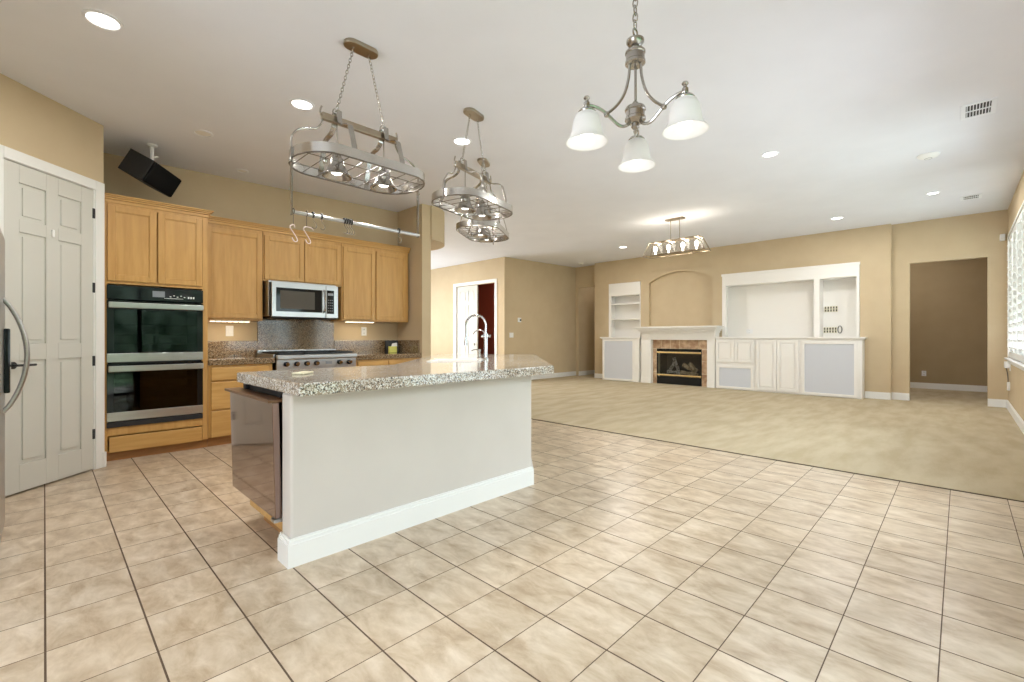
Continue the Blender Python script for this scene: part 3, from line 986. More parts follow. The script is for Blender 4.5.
# top with sink cut-out (sink is turned 45 degrees)
def dg(u, v):     # u forward along the diagonal, v to the right
    return (u * S2 + v * S2, u * S2 - v * S2)
outer = [(0.88, 2.33), (2.86, 2.33), (4.62, 4.09), (3.69, 5.02), (2.05, 3.38), (0.88, 3.38)]
sk = [dg(4.27, -0.72), dg(4.27, -0.27), dg(4.71, -0.27), dg(4.71, -0.72)]
hole = sk[::-1]
def plate(outer, hole, z0, z1):
    m = MB()
    allp = outer + hole
    tris = tessellate_polygon([[Vector((x, y, 0)) for x, y in outer], [Vector((x, y, 0)) for x, y in hole]])
    n = len(allp)
    v = [(x, y, z0) for x, y in allp] + [(x, y, z1) for x, y in allp]
    f = [tuple(t_) for t_ in tris] + [tuple(i + n for i in t_[::-1]) for t_ in tris]
    no = len(outer)
    for i in range(no):
        j = (i + 1) % no
        f.append((i, j, n + j, n + i))
    nh = len(hole)
    for i in range(nh):
        j = (i + 1) % nh
        f.append((no + i, no + j, n + no + j, n + no + i))
    return m.add(v, f)
o = plate(outer, hole, 0.905, 0.970).build('island_countertop', 'granite_island', bevel=0.007)
tag(o, 'thick speckled granite slab lying on the kitchen island', 'countertop')
# sink
t = thing('kitchen_sink', 'white rectangular sink set into the far end of the island top', 'sink', (*dg(4.49, -0.495), 0.97))
def ring(u0, u1, v0, v1): return [dg(u0, v0), dg(u0, v1), dg(u1, v1), dg(u1, v0)]
m = MB()
A = ring(4.245, 4.735, -0.745, -0.245)
B = ring(4.285, 4.695, -0.705, -0.285)
C_ = ring(4.31, 4.67, -0.68, -0.31)
v = [(x, y, 0.979) for x, y in A] + [(x, y, 0.979) for x, y in B] + [(x, y, 0.79) for x, y in C_] + [(x, y, 0.971) for x, y in A]
f = []
for i in range(4):
    j = (i + 1) % 4
    f += [(i, j, 4 + j, 4 + i), (4 + i, 4 + j, 8 + j, 8 + i), (12 + i, 12 + j, j, i)]
f.append((8, 9, 10, 11))
m.add(v, f).build('basin', 'porcelain', t)
cdr = dg(4.49, -0.495)
MB().lathe([(0.001, 0), (0.035, 0.0), (0.04, 0.004), (0.042, 0.0)], (*cdr, 0.791), 16).build('drain', 'chrome', t, smooth=True)
# faucets
def arc_pts(base, top, R, side, drop, n=14):
    """goose neck from base up, over towards `side` (unit vector), down by drop"""
    p = [Vector(base), Vector((base[0], base[1], top - R))]
    c = Vector((base[0], base[1], top - R)) + Vector(side) * R
    for i in range(1, n + 1):
        a = PI * i / n
        p.append(c - Vector(side) * R * math.cos(a) + Vector((0, 0, 1)) * R * math.sin(a))
    e = p[-1].copy()
    e.z -= drop
    p.append(e)
    return p
LEFT = Vector((-S2, S2, 0))
fb = Vector((*dg(4.62, -0.215), 0.97))
t = thing('kitchen_faucet', 'tall chrome spring-neck faucet arching over the white island sink', 'faucet', tuple(fb))
m = MB().lathe([(0.030, 0), (0.030, 0.012), (0.020, 0.02), (0.020, 0.22), (0.024, 0.225), (0.024, 0.26), (0.014, 0.27)], tuple(fb), 18)
m.build('body', 'chrome', t, smooth=True)
ap = arc_pts((fb.x, fb.y, fb.z + 0.24), fb.z + 0.45, 0.10, LEFT, 0.12)
MB().tube(ap, 0.008, 10).build('neck', 'chrome', t, smooth=True)
# spring coil round the neck
P = ap[:16]
Ls = [0]
for a_, b_ in zip(P[:-1], P[1:]):
    Ls.append(Ls[-1] + (b_ - a_).length)
def at(s_):
    for i in range(len(P) - 1):
        if s_ <= Ls[i + 1]:
            k = (s_ - Ls[i]) / (Ls[i + 1] - Ls[i])
            return P[i].lerp(P[i + 1], k), (P[i + 1] - P[i]).normalized()
    return P[-1], (P[-1] - P[-2]).normalized()
nrm2 = Vector((S2, S2, 0))
hp = []
turns = 22
for i in range(turns * 8):
    s_ = Ls[-1] * i / (turns * 8)
    c_, tt = at(s_)
    b_ = tt.cross(nrm2).normalized()
    an = 2 * PI * i / 8
    hp.append(c_ + (nrm2 * math.cos(an) + b_ * math.sin(an)) * 0.0125)
MB().tube(hp, 0.003, 5).build('spring', 'chrome', t, smooth=True)
e = ap[-1]
MB().lathe([(0.010, 0.03), (0.013, 0.0), (0.015, -0.03), (0.020, -0.07), (0.020, -0.085), (0.001, -0.086)], tuple(e), 14).build('spray_head', 'chrome', t, smooth=True)
MB().tube([fb + Vector((0, 0, 0.24)), fb + Vector((0, 0, 0.24)) - LEFT * 0.05], 0.014, 10).tube([fb + Vector((0, 0, 0.24)), fb + Vector((0, 0, 0.24)) + LEFT * 0.045], 0.012, 10).build('lever', 'chrome', t, smooth=True)
MB().tube(arc_pts((fb.x, fb.y, fb.z + 0.22), fb.z + 0.30, 0.065, LEFT, 0.06), 0.006, 8).build('holder_arm', 'chrome', t, smooth=True)
sb = Vector((*dg(4.80, -0.29), 0.97))
t = thing('soap_dispenser', 'short chrome soap dispenser standing behind the island sink', 'dispenser', tuple(sb))
MB().lathe([(0.024, 0), (0.024, 0.014), (0.012, 0.02), (0.012, 0.07), (0.016, 0.075), (0.016, 0.10), (0.001, 0.104)], tuple(sb), 14).build('pump', 'nickel', t, smooth=True)
MB().tube([sb + Vector((0, 0, 0.09)), sb + Vector((0, 0, 0.10)) + LEFT * 0.05, sb + Vector((0, 0, 0.085)) + LEFT * 0.085], 0.006, 8).build('spout', 'nickel', t, smooth=True)
# appliance with bronze tinted steel door, tilted a little open
t = thing('dishwasher', 'bronze-tinted mirror steel dishwasher with its door ajar at the island end', 'dishwasher', (0.9, 3.0, 0.2))
y0, y1 = 2.640, 3.44
MB().hexa([(0.872, y0, 0.215), (0.908, y0, 0.215), (0.908, y1, 0.215), (0.872, y1, 0.215), (0.856, y0, 0.845), (0.892, y0, 0.845), (0.892, y1, 0.845), (0.856, y1, 0.845)]).build('door', 'bronze_steel', t, bevel=0.003)
MB().box(0.832, 0.925, y0 - 0.01, y1 + 0.03, 0.846, 0.862).build('top_ledge', 'bronze_ledge', t, bevel=0.003)
for ya in (y0 + 0.05, y1 - 0.13):
    MB().box(0.912, 0.944, ya, ya + 0.05, 0.863, 0.90).build('latch', 'black_matte', t, bevel=0.004)
MB().box(0.938, 0.944, y0, y1 - 0.05, 0.2, 0.90).build('tub_face', 'black_matte', t)
MB().box(0.865, 0.942, y0 - 0.004, y0 + 0.05, 0.196, 0.214).build('hinge', 'steel', t)
# cream strip lying on the top
o = MB().hexa([(1.05, 2.90, 0.971), (1.10, 2.855, 0.971), (1.20, 2.94, 0.971), (1.15, 2.985, 0.971), (1.05, 2.90, 0.983), (1.10, 2.855, 0.983), (1.20, 2.94, 0.983), (1.15, 2.985, 0.983)]).build('sponge', 'cream', bevel=0.003)
tag(o, 'small cream coloured flat sponge lying on the near end of the island', 'sponge')

# ------------------------------------------------------------------ refrigerator
t = thing('refrigerator', 'stainless refrigerator at the left edge beside the pantry door', 'refrigerator', (-0.55, 3.7, 0))
MB().box(-0.98, -0.245, 3.22, 4.135, 0.06, 1.80).build('body', 'steel', t, bevel=0.006)
MB().box(-0.95, -0.26, 3.24, 4.11, 0.0, 0.06).build('base_grille', 'black_matte', t)
MB().box(-0.30, -0.20, 4.06, 4.13, 1.80, 1.825).build('hinge_cover', 'black_matte', t, bevel=0.004)
d = MB().box(-0.24, -0.165, 3.225, 4.135, 0.08, 1.80).build('door', 'steel', t, bevel=0.014, seg=3)
m = MB()
pts = []
for i in range(21):
    k = i / 20
    pts.append((-0.168 + 0.098 * math.sin(PI * k) ** 0.75, 3.95, 0.765 + 0.655 * k))
m.sweep(pts, [(0.012 * math.cos(2 * PI * j / 10), 0.012 * math.sin(2 * PI * j / 10)) for j in range(10)], up=(0, 1, 0))
m.build('handle', 'steel', d, smooth=True)
MB().box(-0.166, -0.140, 3.99, 4.11, 0.87, 1.25).build('dispenser', 'black_gloss', d, bevel=0.006)

# ------------------------------------------------------------------ speaker
D = Vector((0.681, 5.737, 2.731))
p = Vector((-0.165, 0.127, 0.111)).normalized()
qv = Vector((0.262, 0.36, -0.022))
qv = (qv - p * qv.dot(p)).normalized()
wv = qv.cross(p).normalized()
if wv.z < 0: wv = -wv
Lp, Lq, Lw = 0.259, 0.488, 0.229
t = thing('wall_speaker', 'black box speaker tilted downward from the ceiling above the oven cabinet', 'speaker', tuple(D))
def sb_(m, a0, a1, b0, b1, c0, c1):
    P_ = lambda a, b, c: tuple(D + p * a + qv * b + wv * c)
    return m.hexa([P_(a0, b0, c0), P_(a0, b1, c0), P_(a1, b1, c0), P_(a1, b0, c0), P_(a0, b0, c1), P_(a0, b1, c1), P_(a1, b1, c1), P_(a1, b0, c1)])
sb_(MB(), 0.02, Lp, 0, Lq, 0, Lw).build('cabinet', 'black_matte', t, bevel=0.004)
sb_(MB(), 0.0, 0.02, 0.006, Lq - 0.006, 0.006, Lw - 0.006).build('grille', 'black_cloth', t, bevel=0.008)
bt = D + p * 0.13 + qv * 0.16 + wv * (Lw - 0.02)
m = MB()
m.tube([tuple(bt), (bt.x, bt.y, zc(bt.x) - 0.01)], 0.018, 12)
m.lathe([(0.001, 0), (0.045, 0), (0.045, -0.015), (0.018, -0.03)], (bt.x, bt.y, zc(bt.x) - 0.003), 16)
m.tube([(bt.x, bt.y, bt.z + 0.06), (bt.x + 0.05, bt.y, bt.z + 0.08)], 0.01, 8)
m.build('ceiling_bracket', 'plastic_white', t, smooth=True)

# ------------------------------------------------------------------ pot racks
def potrack(cx, cy, canopy_z, zband, rot, label, bell_x=(-0.17, 0.17), Lr=0.93, Wr=0.52):
    """built in local coordinates, origin at the centre of the band, X along the long axis"""
    t = thing('pot_rack', label, 'pot rack', (0, 0, 0), 'pot rack lights over the island')
    hx, hy, bh = Lr / 2, Wr / 2, 0.062
    rr = hy
    pts = []
    for i in range(13):
        a = -PI / 2 + PI * i / 12
        pts.append((hx - rr * 0.8 + rr * 0.8 * math.cos(a), rr * math.sin(a), 0))
    for i in range(13):
        a = PI / 2 + PI * i / 12
        pts.append((-hx + rr * 0.8 + rr * 0.8 * math.cos(a), rr * math.sin(a), 0))
    MB().strap([(x, y, z + 0.0) for x, y, z in pts], bh, 0.005, (0, 0, 1), closed=True).build('band', 'nickel_bright', t, smooth=True, local=True)
    m = MB()
    def ylim(x):
        ax = abs(x) - (hx - rr * 0.8)
        return rr if ax <= 0 else rr * math.sqrt(max(0, 1 - (ax / (rr * 0.8)) ** 2))
    k = -4
    for k in range(-4, 5):
        x = k * 0.1
        yl = ylim(x)
        m.tube([(x, -yl, -bh / 2 + 0.004), (x, yl, -bh / 2 + 0.004)], 0.0028, 6)
    for y in (-0.11, 0.11):
        xl = hx - 0.035
        m.tube([(-xl, y, -bh / 2 + 0.008), (xl, y, -bh / 2 + 0.008)], 0.0028, 6)
    m.tube([(x, y, -bh / 2) for x, y, z in pts], 0.005, 6, closed=True)
    m.build('grid', 'wire_dark', t, local=True)
    bz = 0.285
    bl = 0.27
    MB().box(-bl, bl, -0.016, 0.016, bz - 0.022, bz + 0.022).build('beam', 'nickel_warm', t, bevel=0.003, local=True)
    # S-shaped side straps
    for sx in (-0.17, 0.17):
        for sy in (-1, 1):
            pp = [(sx, sy * 0.010, bz + 0.05), (sx, sy * 0.030, bz + 0.055), (sx, sy * 0.035, bz + 0.02), (sx, sy * 0.045, bz - 0.03), (sx, sy * 0.09, bz - 0.06),
                  (sx, sy * 0.14, bz - 0.07), (sx, sy * 0.185, bz - 0.09), (sx, sy * 0.205, bz - 0.14), (sx, sy * (hy - 0.005), 0.03), (sx, sy * (hy - 0.003), -0.03)]
            MB().strap(smooth_path(pp), 0.034, 0.005, (1, 0, 0)).build('side_strap', 'nickel', t, smooth=True, local=True)
    for sx in (-1, 1):
        pp = [(sx * bl, 0, bz + 0.06), (sx * (bl + 0.01), 0, bz + 0.02), (sx * (bl - 0.005), 0, bz - 0.03), (sx * (bl + 0.03), 0, bz - 0.09), (sx * (bl + 0.09), 0, bz - 0.11), (sx * (hx - 0.03), 0, bz - 0.14), (sx * (hx + 0.005), 0, bz - 0.20), (sx * (hx + 0.006), 0, -0.03), (sx * (hx + 0.02), 0, -0.06)]
        MB().tube(smooth_path(pp), 0.006, 8).build('end_scroll', 'nickel', t, smooth=True, local=True)
    # canopy, chains and eye rings
    ch = canopy_z - zband
    cpx = []
    for i in range(13):
        a = -PI / 2 + PI * i / 12
        cpx.append((0.065 + 0.055 * math.cos(a), 0.055 * math.sin(a)))
    for i in range(13):
        a = PI / 2 + PI * i / 12
        cpx.append((-0.065 + 0.055 * math.cos(a), 0.055 * math.sin(a)))
    MB().prism(cpx, ch - 0.028, ch + 0.002).build('canopy', 'nickel_warm', t, bevel=0.006, local=True)
    for sx in (-1, 1):
        MB().chain((sx * 0.055, 0, ch - 0.03), (sx * 0.17, 0, bz + 0.075)).build('chain', 'nickel', t, smooth=True, local=True)
        MB().tube([(sx * 0.17 + 0.028 * math.cos(a * PI / 6), 0, bz + 0.05 + 0.028 * math.sin(a * PI / 6)) for a in range(12)], 0.0045, 6, closed=True).build('eye_ring', 'nickel', t, smooth=True, local=True)
    # bell downlights
    for bx_ in bell_x:
        m = MB().tube([(bx_, 0, bz - 0.02), (bx_, 0, 0.04)], 0.0045, 8)
        s_ = m.build('lamp_stem', 'nickel', t, local=True)
        m = MB().lathe([(0.016, 0.075), (0.026, 0.062), (0.030, 0.045), (0.044, 0.030), (0.048, -0.005), (0.062, -0.040), (0.084, -0.066), (0.092, -0.074), (0.092, -0.082), (0.084, -0.082), (0.058, -0.045), (0.038, 0.02)], (bx_, 0, 0.0), 24)
        m.build('bell_shade', 'nickel', s_, smooth=True, local=True)
        MB().lathe([(0.001, -0.066), (0.026, -0.064), (0.038, -0.052), (0.034, -0.03), (0.02, 0.0)], (bx_, 0, 0), 18).build('bulb', 'lamp_on', s_, smooth=True, local=True)
        l = bpy.data.lights.new('pot_rack_lamp', 'SPOT')
        l.energy = 9
        l.color = (1, 0.93, 0.82)
        l.spot_size = math.radians(110)
        l.spot_blend = 0.6
        l.shadow_soft_size = 0.04
        lo = bpy.data.objects.new('pot_rack_lamp', l)
        COL.objects.link(lo)
        lo.parent = t
        lo.location = (bx_, 0, -0.10)
    for kx, ky in ((-0.3, -0.12), (-0.1, 0.12), (0.1, -0.12), (0.3, 0.12)):
        MB().lathe([(0.001, -0.030), (0.012, -0.026), (0.016, -0.014), (0.010, -0.004), (0.004, 0.0)], (kx, ky, -bh / 2), 12).build('finial', 'nickel', t, smooth=True, local=True)
    t.location = (cx, cy, zband)
    t.rotation_euler = (0, 0, math.radians(rot))
    return t
r1 = potrack(1.51, 2.915, zc(1.51), 2.330, 0, 'nearest oval nickel pot rack, with a steel rail slung below it', (-0.17, 0.17), 0.90, 0.50)
# hanging rail below the first rack
for sx in (-0.455, 0.455):
    MB().box(sx - 0.004, sx + 0.004, -0.010, 0.010, -0.385, 0.03).build('rail_hanger', 'nickel', r1, local=True)
MB().tube([(-0.45, 0, -0.365), (0.465, 0, -0.365)], 0.0125, 14).build('rail', 'steel', r1, smooth=True, local=True)
potrack(2.68, 3.10, zc(2.68), 2.375, 14, 'middle oval nickel pot rack with two bell lamps, second from the camera', (-0.13, 0.13), 0.84, 0.48)
potrack(3.52, 3.90, zc(3.52), 2.405, 32, 'farthest oval nickel pot rack, hanging over the island sink', (-0.13, 0.13), 0.84, 0.48)
# things on the rail (world: x 1.05..1.96, y 2.915, z 1.97)
def clip_ring(x, lab, n=1):
    t = thing('curtain_clip', lab, 'clip', (x, 2.915, 1.97), 'clips on the hanging rail')
    for k in range(n):
        xx = x + (k - (n - 1) / 2) * 0.016
        MB().strap([(xx, 2.915 + 0.0165 * math.cos(a * PI / 8), 1.97 + 0.0165 * math.sin(a * PI / 8)) for a in range(16)], 0.010, 0.004, (1, 0, 0), closed=True).build('ring', 'black_matte', t)
        pp = [(xx, 2.915, 1.953), (xx + 0.002, 2.915, 1.935), (xx + 0.020, 2.915, 1.915), (xx + 0.022, 2.915, 1.895), (xx + 0.008, 2.915, 1.885), (xx - 0.006, 2.915, 1.893)]
        MB().tube(smooth_path(pp), 0.0022, 6).build('hook', 'nickel', t, smooth=True)
    return t
clip_ring(1.185, 'black clip with a wire hook, just right of the second pale hanger')
clip_ring(1.238, 'black clip with a wire hook, third from the left end of the rail')
clip_ring(1.415, 'dense cluster of black clips at the middle of the rail', 4)
clip_ring(1.80, 'single black clip with a wire hook near the right end of the rail')
def pale_hook(x, lab, tilt):
    t = thing('hanging_hook', lab, 'hook', (x, 2.915, 1.97), 'pale plastic hooks on the rail')
    MB().tube([(x, 2.915 + 0.0165 * math.cos(a * PI / 8), 1.97 + 0.0165 * math.sin(a * PI / 8)) for a in range(16)], 0.003, 6, closed=True).tube([(x, 2.915, 1.953), (x, 2.915, 1.888)], 0.0018, 6).build('wire', 'wire_dark', t)
    pp = [(x + 0.042 * tilt, 2.915, 1.872), (x + 0.030 * tilt, 2.915, 1.884), (x, 2.915, 1.888), (x - 0.018, 2.915, 1.876), (x - 0.014, 2.915, 1.860), (x + 0.012, 2.915, 1.822), (x + 0.024, 2.915, 1.798), (x + 0.018, 2.915, 1.786), (x + 0.004, 2.915, 1.788), (x - 0.008, 2.915, 1.808)]
    MB().tube(smooth_path(pp), 0.0032, 8).build('hook', 'hanger_pink', t, smooth=True)
pale_hook(1.066, 'pale pink hook at the left end of the hanging rail', 0.2)
pale_hook(1.146, 'pale pink hook on a wire, second from the left end of the rail', 1.0)

# ------------------------------------------------------------------ chandelier
c0 = Vector((1.714, 0.963, 0))
t = thing('chandelier', 'brushed nickel chandelier with three white bell glass shades hanging in the foreground', 'chandelier', (c0.x, c0.y, 0))
cz = 0
MB().chain((c0.x, c0.y, zc(c0.x) - 0.03), (c0.x, c0.y, 2.478), 0.042, 0.014, 0.0030).build('chain', 'nickel', t, smooth=True)
MB().lathe([(0.001, 0), (0.065, 0), (0.065, -0.012), (0.03, -0.03), (0.001, -0.032)], (c0.x, c0.y, zc(c0.x)), 24).build('canopy', 'nickel', t, smooth=True)
MB().tube([(c0.x + 0.017 * math.cos(a * PI / 6), c0.y, 2.461 + 0.017 * math.sin(a * PI / 6)) for a in range(12)], 0.004, 6, closed=True).build('eye_ring', 'nickel', t, smooth=True)
MB().lathe([(0.006, 2.448), (0.016, 2.441), (0.020, 2.436), (0.036, 2.430), (0.036, 2.420), (0.028, 2.408), (0.016, 2.398), (0.016, 2.393), (0.034, 2.389), (0.041, 2.381), (0.041, 2.374), (0.038, 2.370), (0.038, 2.346), (0.041, 2.342), (0.041, 2.332), (0.030, 2.324), (0.001, 2.320)], (c0.x, c0.y, 0), 24).build('upper_hub', 'nickel', t, smooth=True)
MB().tube([(c0.x, c0.y, 2.33), (c0.x, c0.y, 2.15)], 0.005, 8).lathe([(0.005, 2.180), (0.014, 2.168), (0.016, 2.160), (0.038, 2.152), (0.042, 2.144), (0.042, 2.138), (0.038, 2.134), (0.038, 2.112), (0.042, 2.108), (0.042, 2.098), (0.034, 2.090), (0.016, 2.084), (0.016, 2.070), (0.010, 2.062), (0.001, 2.058)], (c0.x, c0.y, 0), 24).build('lower_hub', 'nickel', t, smooth=True)
az0 = math.atan2(c0.y, c0.x)
for k in range(3):
    a = az0 + 2 * PI * k / 3 + math.radians(-1.5)
    d = Vector((math.cos(a), math.sin(a), 0))
    R_ = 0.215
    pp = [c0 + d * 0.026 + Vector((0, 0, 2.33)), c0 + d * 0.030 + Vector((0, 0, 2.27)), c0 + d * 0.050 + Vector((0, 0, 2.20)), c0 + d * 0.085 + Vector((0, 0, 2.148)), c0 + d * 0.125 + Vector((0, 0, 2.112)), c0 + d * 0.132 + Vector((0, 0, 2.106))]
    arm = MB().tube(smooth_path(pp), 0.0058, 8)
    pp = [c0 + d * 0.020 + Vector((0, 0, 2.095)), c0 + d * 0.040 + Vector((0, 0, 2.072)), c0 + d * 0.075 + Vector((0, 0, 2.070)), c0 + d * 0.125 + Vector((0, 0, 2.108)), c0 + d * 0.160 + Vector((0, 0, 2.128)), c0 + d * 0.195 + Vector((0, 0, 2.136)), c0 + d * R_ + Vector((0, 0, 2.133))]
    arm.tube(smooth_path(pp), 0.0065, 8)
    arm.lathe([(0.001, 0.012), (0.010, 0.008), (0.012, 0), (0.010, -0.008), (0.001, -0.012)], tuple(c0 + d * 0.128 + Vector((0, 0, 2.108))), 12)
    arm = arm.build('arm', 'nickel', t, smooth=True)
    sc = c0 + d * R_
    MB().lathe([(0.0010, 2.1716), (0.0100, 2.1698), (0.0130, 2.1636), (0.0070, 2.1557), (0.0070, 2.1504), (0.0120, 2.1452), (0.0120, 2.1302), (0.0100, 2.1240), (0.0280, 2.1170), (0.0365, 2.1064), (0.0346, 2.1012), (0.0010, 2.1012)], (sc.x, sc.y, 0), 20).build('socket_cap', 'nickel', arm, smooth=True)
    sh = MB().lathe([(0.0288, 2.1064), (0.0422, 2.0976), (0.0518, 2.0774), (0.0576, 2.0510), (0.0614, 2.0246), (0.0691, 2.0026), (0.0826, 1.9876), (0.0845, 1.9841), (0.0806, 1.9850), (0.0653, 2.0026), (0.0576, 2.0246), (0.0538, 2.0510), (0.0480, 2.0756), (0.0384, 2.0941), (0.0288, 2.1029)], (sc.x, sc.y, 0), 32)
    sh = sh.build('shade', 'opal_glass', arm, smooth=True)
    MB().lathe([(0.0010, 2.0026), (0.0173, 2.0061), (0.0278, 2.0202), (0.0278, 2.0334), (0.0192, 2.0598), (0.0125, 2.0730), (0.0125, 2.0994)], (sc.x, sc.y, 0), 16).build('bulb', 'lamp_soft', arm, smooth=True)
    l = bpy.data.lights.new('chandelier_lamp', 'POINT')
    l.energy = 0.10
    l.color = (1, 0.95, 0.88)
    l.shadow_soft_size = 0.02
    lo = bpy.data.objects.new('chandelier_lamp', l)
    COL.objects.link(lo)
    lo.location = (sc.x, sc.y, 1.975)

# ------------------------------------------------------------------ linear pendant
t = thing('linear_pendant', 'rectangular bronze cage pendant with four glowing bulbs in the living room', 'pendant light', (7.75, 3.56, 2.63))
zt, zb = 2.90, 2.66
ty0, ty1, by0, by1 = 3.13, 4.03, 3.02, 4.13
tx, bx2 = 0.075, 0.14
x_ = 7.75
m = MB()
T = [(x_ - tx, ty0, zt), (x_ + tx, ty0, zt), (x_ + tx, ty1, zt), (x_ - tx, ty1, zt)]
Bq = [(x_ - bx2, by0, zb), (x_ + bx2, by0, zb), (x_ + bx2, by1, zb), (x_ - bx2, by1, zb)]
for P4 in (T, Bq):
    for i in range(4):
        m.tube([P4[i], P4[(i + 1) % 4]], 0.008, 6)
for i in range(4):
    m.tube([T[i], Bq[i]], 0.008, 6)
m.tube([(x_, ty0, zt), (x_, ty1, zt)], 0.008, 6)
m.build('cage', 'nickel_warm', t)
m = MB()
for i in range(4):
    j = (i + 1) % 4
    m.add([T[i], T[j], Bq[j], Bq[i]], [(0, 1, 2, 3)])
g = m.build('glass_panels', 'lamp_glass', t)
sm = g.modifiers.new('thickness', 'SOLIDIFY'); sm.thickness = 0.003
MB().box(x_ - 0.02, x_ + 0.02, by0 + 0.12, by1 - 0.12, zb + 0.005, zb + 0.03).box(x_ - bx2, x_ + bx2, by0 + 0.30, by0 + 0.312, zb, zb + 0.008).box(x_ - bx2, x_ + bx2, by1 - 0.312, by1 - 0.30, zb, zb + 0.008).build('socket_bar', 'nickel_warm', t)
for yy in (3.50, 3.66):
    MB().tube([(x_, yy, zt), (x_, yy, zc(x_) - 0.01)], 0.006, 8).build('stem', 'nickel_warm', t)
MB().box(x_ - 0.06, x_ + 0.06, 3.42, 3.74, zc(x_) - 0.024, zc(x_) + 0.003).build('canopy', 'nickel_warm', t, bevel=0.004)
for yy in (3.20, 3.44, 3.70, 3.95):
    b = MB().lathe([(0.014, 0.0), (0.014, 0.04), (0.030, 0.075), (0.036, 0.10), (0.030, 0.13), (0.014, 0.15), (0.001, 0.155)], (x_, yy, zb + 0.03), 16).build('bulb', 'lamp_on', t, smooth=True)
    l = bpy.data.lights.new('pendant_lamp', 'POINT')
    l.energy = 3.2
    l.color = (1, 0.90, 0.74)
    l.shadow_soft_size = 0.05
    lo = bpy.data.objects.new('pendant_lamp', l)
    COL.objects.link(lo)
    lo.location = (x_, yy, zb + 0.22)

# ------------------------------------------------------------------ ceiling fixtures
def downlight(x, y, on, lab, r=0.082, power=15, col=(1, 0.98, 0.97)):
    z = zc(x)
    t = thing('recessed_light', lab, 'ceiling light', (x, y, z), 'recessed ceiling lights')
    MB().lathe([(r + 0.016, 0.002), (r + 0.016, -0.006), (r, -0.010), (r - 0.006, -0.004), (r - 0.006, 0.002)], (x, y, z), 28).build('trim_ring', 'fixture_white', t, smooth=True)
    MB().lathe([(0.001, -0.005), (r - 0.012, -0.005), (r - 0.006, -0.003)], (x, y, z), 28).build('lens', 'lamp_on' if on else 'lamp_off', t, smooth=True)
    if on:
        l = bpy.data.lights.new('recessed_lamp', 'AREA')
        l.shape = 'DISK'
        l.size = 0.14
        l.energy = power
        l.color = col
        lo = bpy.data.objects.new('recessed_lamp', l)
        COL.objects.link(lo)
        lo.location = (x, y, z - 0.02)
downlight(0.254, 3.777, True, 'bright recessed ceiling light nearest the camera, upper left corner')
downlight(1.53, 3.99, True, 'lit recessed ceiling light just left of the nearest pot rack chain')
downlight(2.984, 3.635, True, 'lit recessed ceiling light left of the middle pot rack chains')
downlight(1.072, 5.222, False, 'unlit recessed ceiling light between the speaker and the pot rack', 0.07)
downlight(1.648, 6.10, False, 'small unlit recessed light close to the kitchen wall above the cabinets', 0.05)
downlight(5.678, 1.521, True, 'recessed ceiling light in the living room, nearest the chandelier', 0.075)
downlight(9.087, 0.286, True, 'recessed ceiling light between the smoke detector and small vent', 0.065)
downlight(9.871, 1.569, True, 'recessed ceiling light near the right end of the fireplace wall', 0.085)
downlight(9.50, 5.656, True, 'recessed ceiling light above the left bookshelf niche', 0.085, 22)
downlight(6.0, 9.5, True, 'unseen ceiling light added to brighten the entry beyond the end of the kitchen wall', 0.085, 75)  # invented lamp, out of view, lifts the hall walls
downlight(12.9, 0.9, True, 'unseen ceiling light added to brighten the olive corridor beyond the right opening', 0.085, 15)  # lamp added out of view because the corridor needed light
downlight(12.1, 7.9, True, 'unseen ceiling light added to brighten the passage left of the fireplace wall', 0.085, 1.5)  # made-up lamp giving the passage a little light
downlight(9.3, 9.6, True, 'unseen ceiling light added inside the red study behind the double door', 0.085, 22)  # extra hidden lamp that lights the red room
def detector(x, y, lab, r=0.075):
    z = zc(x)
    t = thing('smoke_detector', lab, 'smoke detector', (x, y, z))
    MB().lathe([(0.001, -0.045), (r * 0.45, -0.042), (r * 0.8, -0.028), (r, -0.012), (r, 0.003)], (x, y, z), 24).build('housing', 'plastic_white', t, smooth=True)
    MB().lathe([(r * 0.30, -0.0455), (r * 0.34, -0.0455), (r * 0.34, -0.040), (r * 0.30, -0.040)], (x, y, z), 18).build('sensor_ring', 'oven_display', t)
detector(7.03, 0.26, 'white round smoke detector on the living room ceiling near the large vent', 0.10)
detector(10.83, 7.82, 'small white smoke detector on the ceiling before the passage opening')
def vent(x, y, sx, sy, lab):
    z = zc(x)
    t = thing('ceiling_vent', lab, 'vent', (x, y, z), 'ceiling air vents')
    b = MB()
    f = 0.035
    b.box(x - sx, x + sx, y - sy, y - sy + f, z - 0.010, z + 0.006).box(x - sx, x + sx, y + sy - f, y + sy, z - 0.010, z + 0.006)
    b.box(x - sx, x - sx + f, y - sy + f, y + sy - f, z - 0.010, z + 0.006).box(x + sx - f, x + sx, y - sy + f, y + sy - f, z - 0.010, z + 0.006)
    b.build('frame', 'fixture_white', t, bevel=0.003)
    MB().box(x - sx + f, x + sx - f, y - sy + f, y + sy - f, z - 0.003, z + 0.003).build('duct', 'black_matte', t)
    n = 8
    m = MB()
    for k in range(n):
        yy = y - sy + f + 0.012 + k * (2 * sy - 2 * f) / n
        m.box(x - sx + f, x + sx - f, yy - 0.003, yy + 0.003, z - 0.010, z - 0.003)
    m.box(x - 0.006, x + 0.006, y - sy + f, y + sy - f, z - 0.011, z - 0.003)
    m.build('louvers', 'fixture_white', t)
vent(5.87, -0.115, 0.185, 0.115, 'large white rectangular air vent in the ceiling at upper right')
vent(9.80, -0.115, 0.14, 0.115, 'small white air vent in the ceiling near the far right corner')

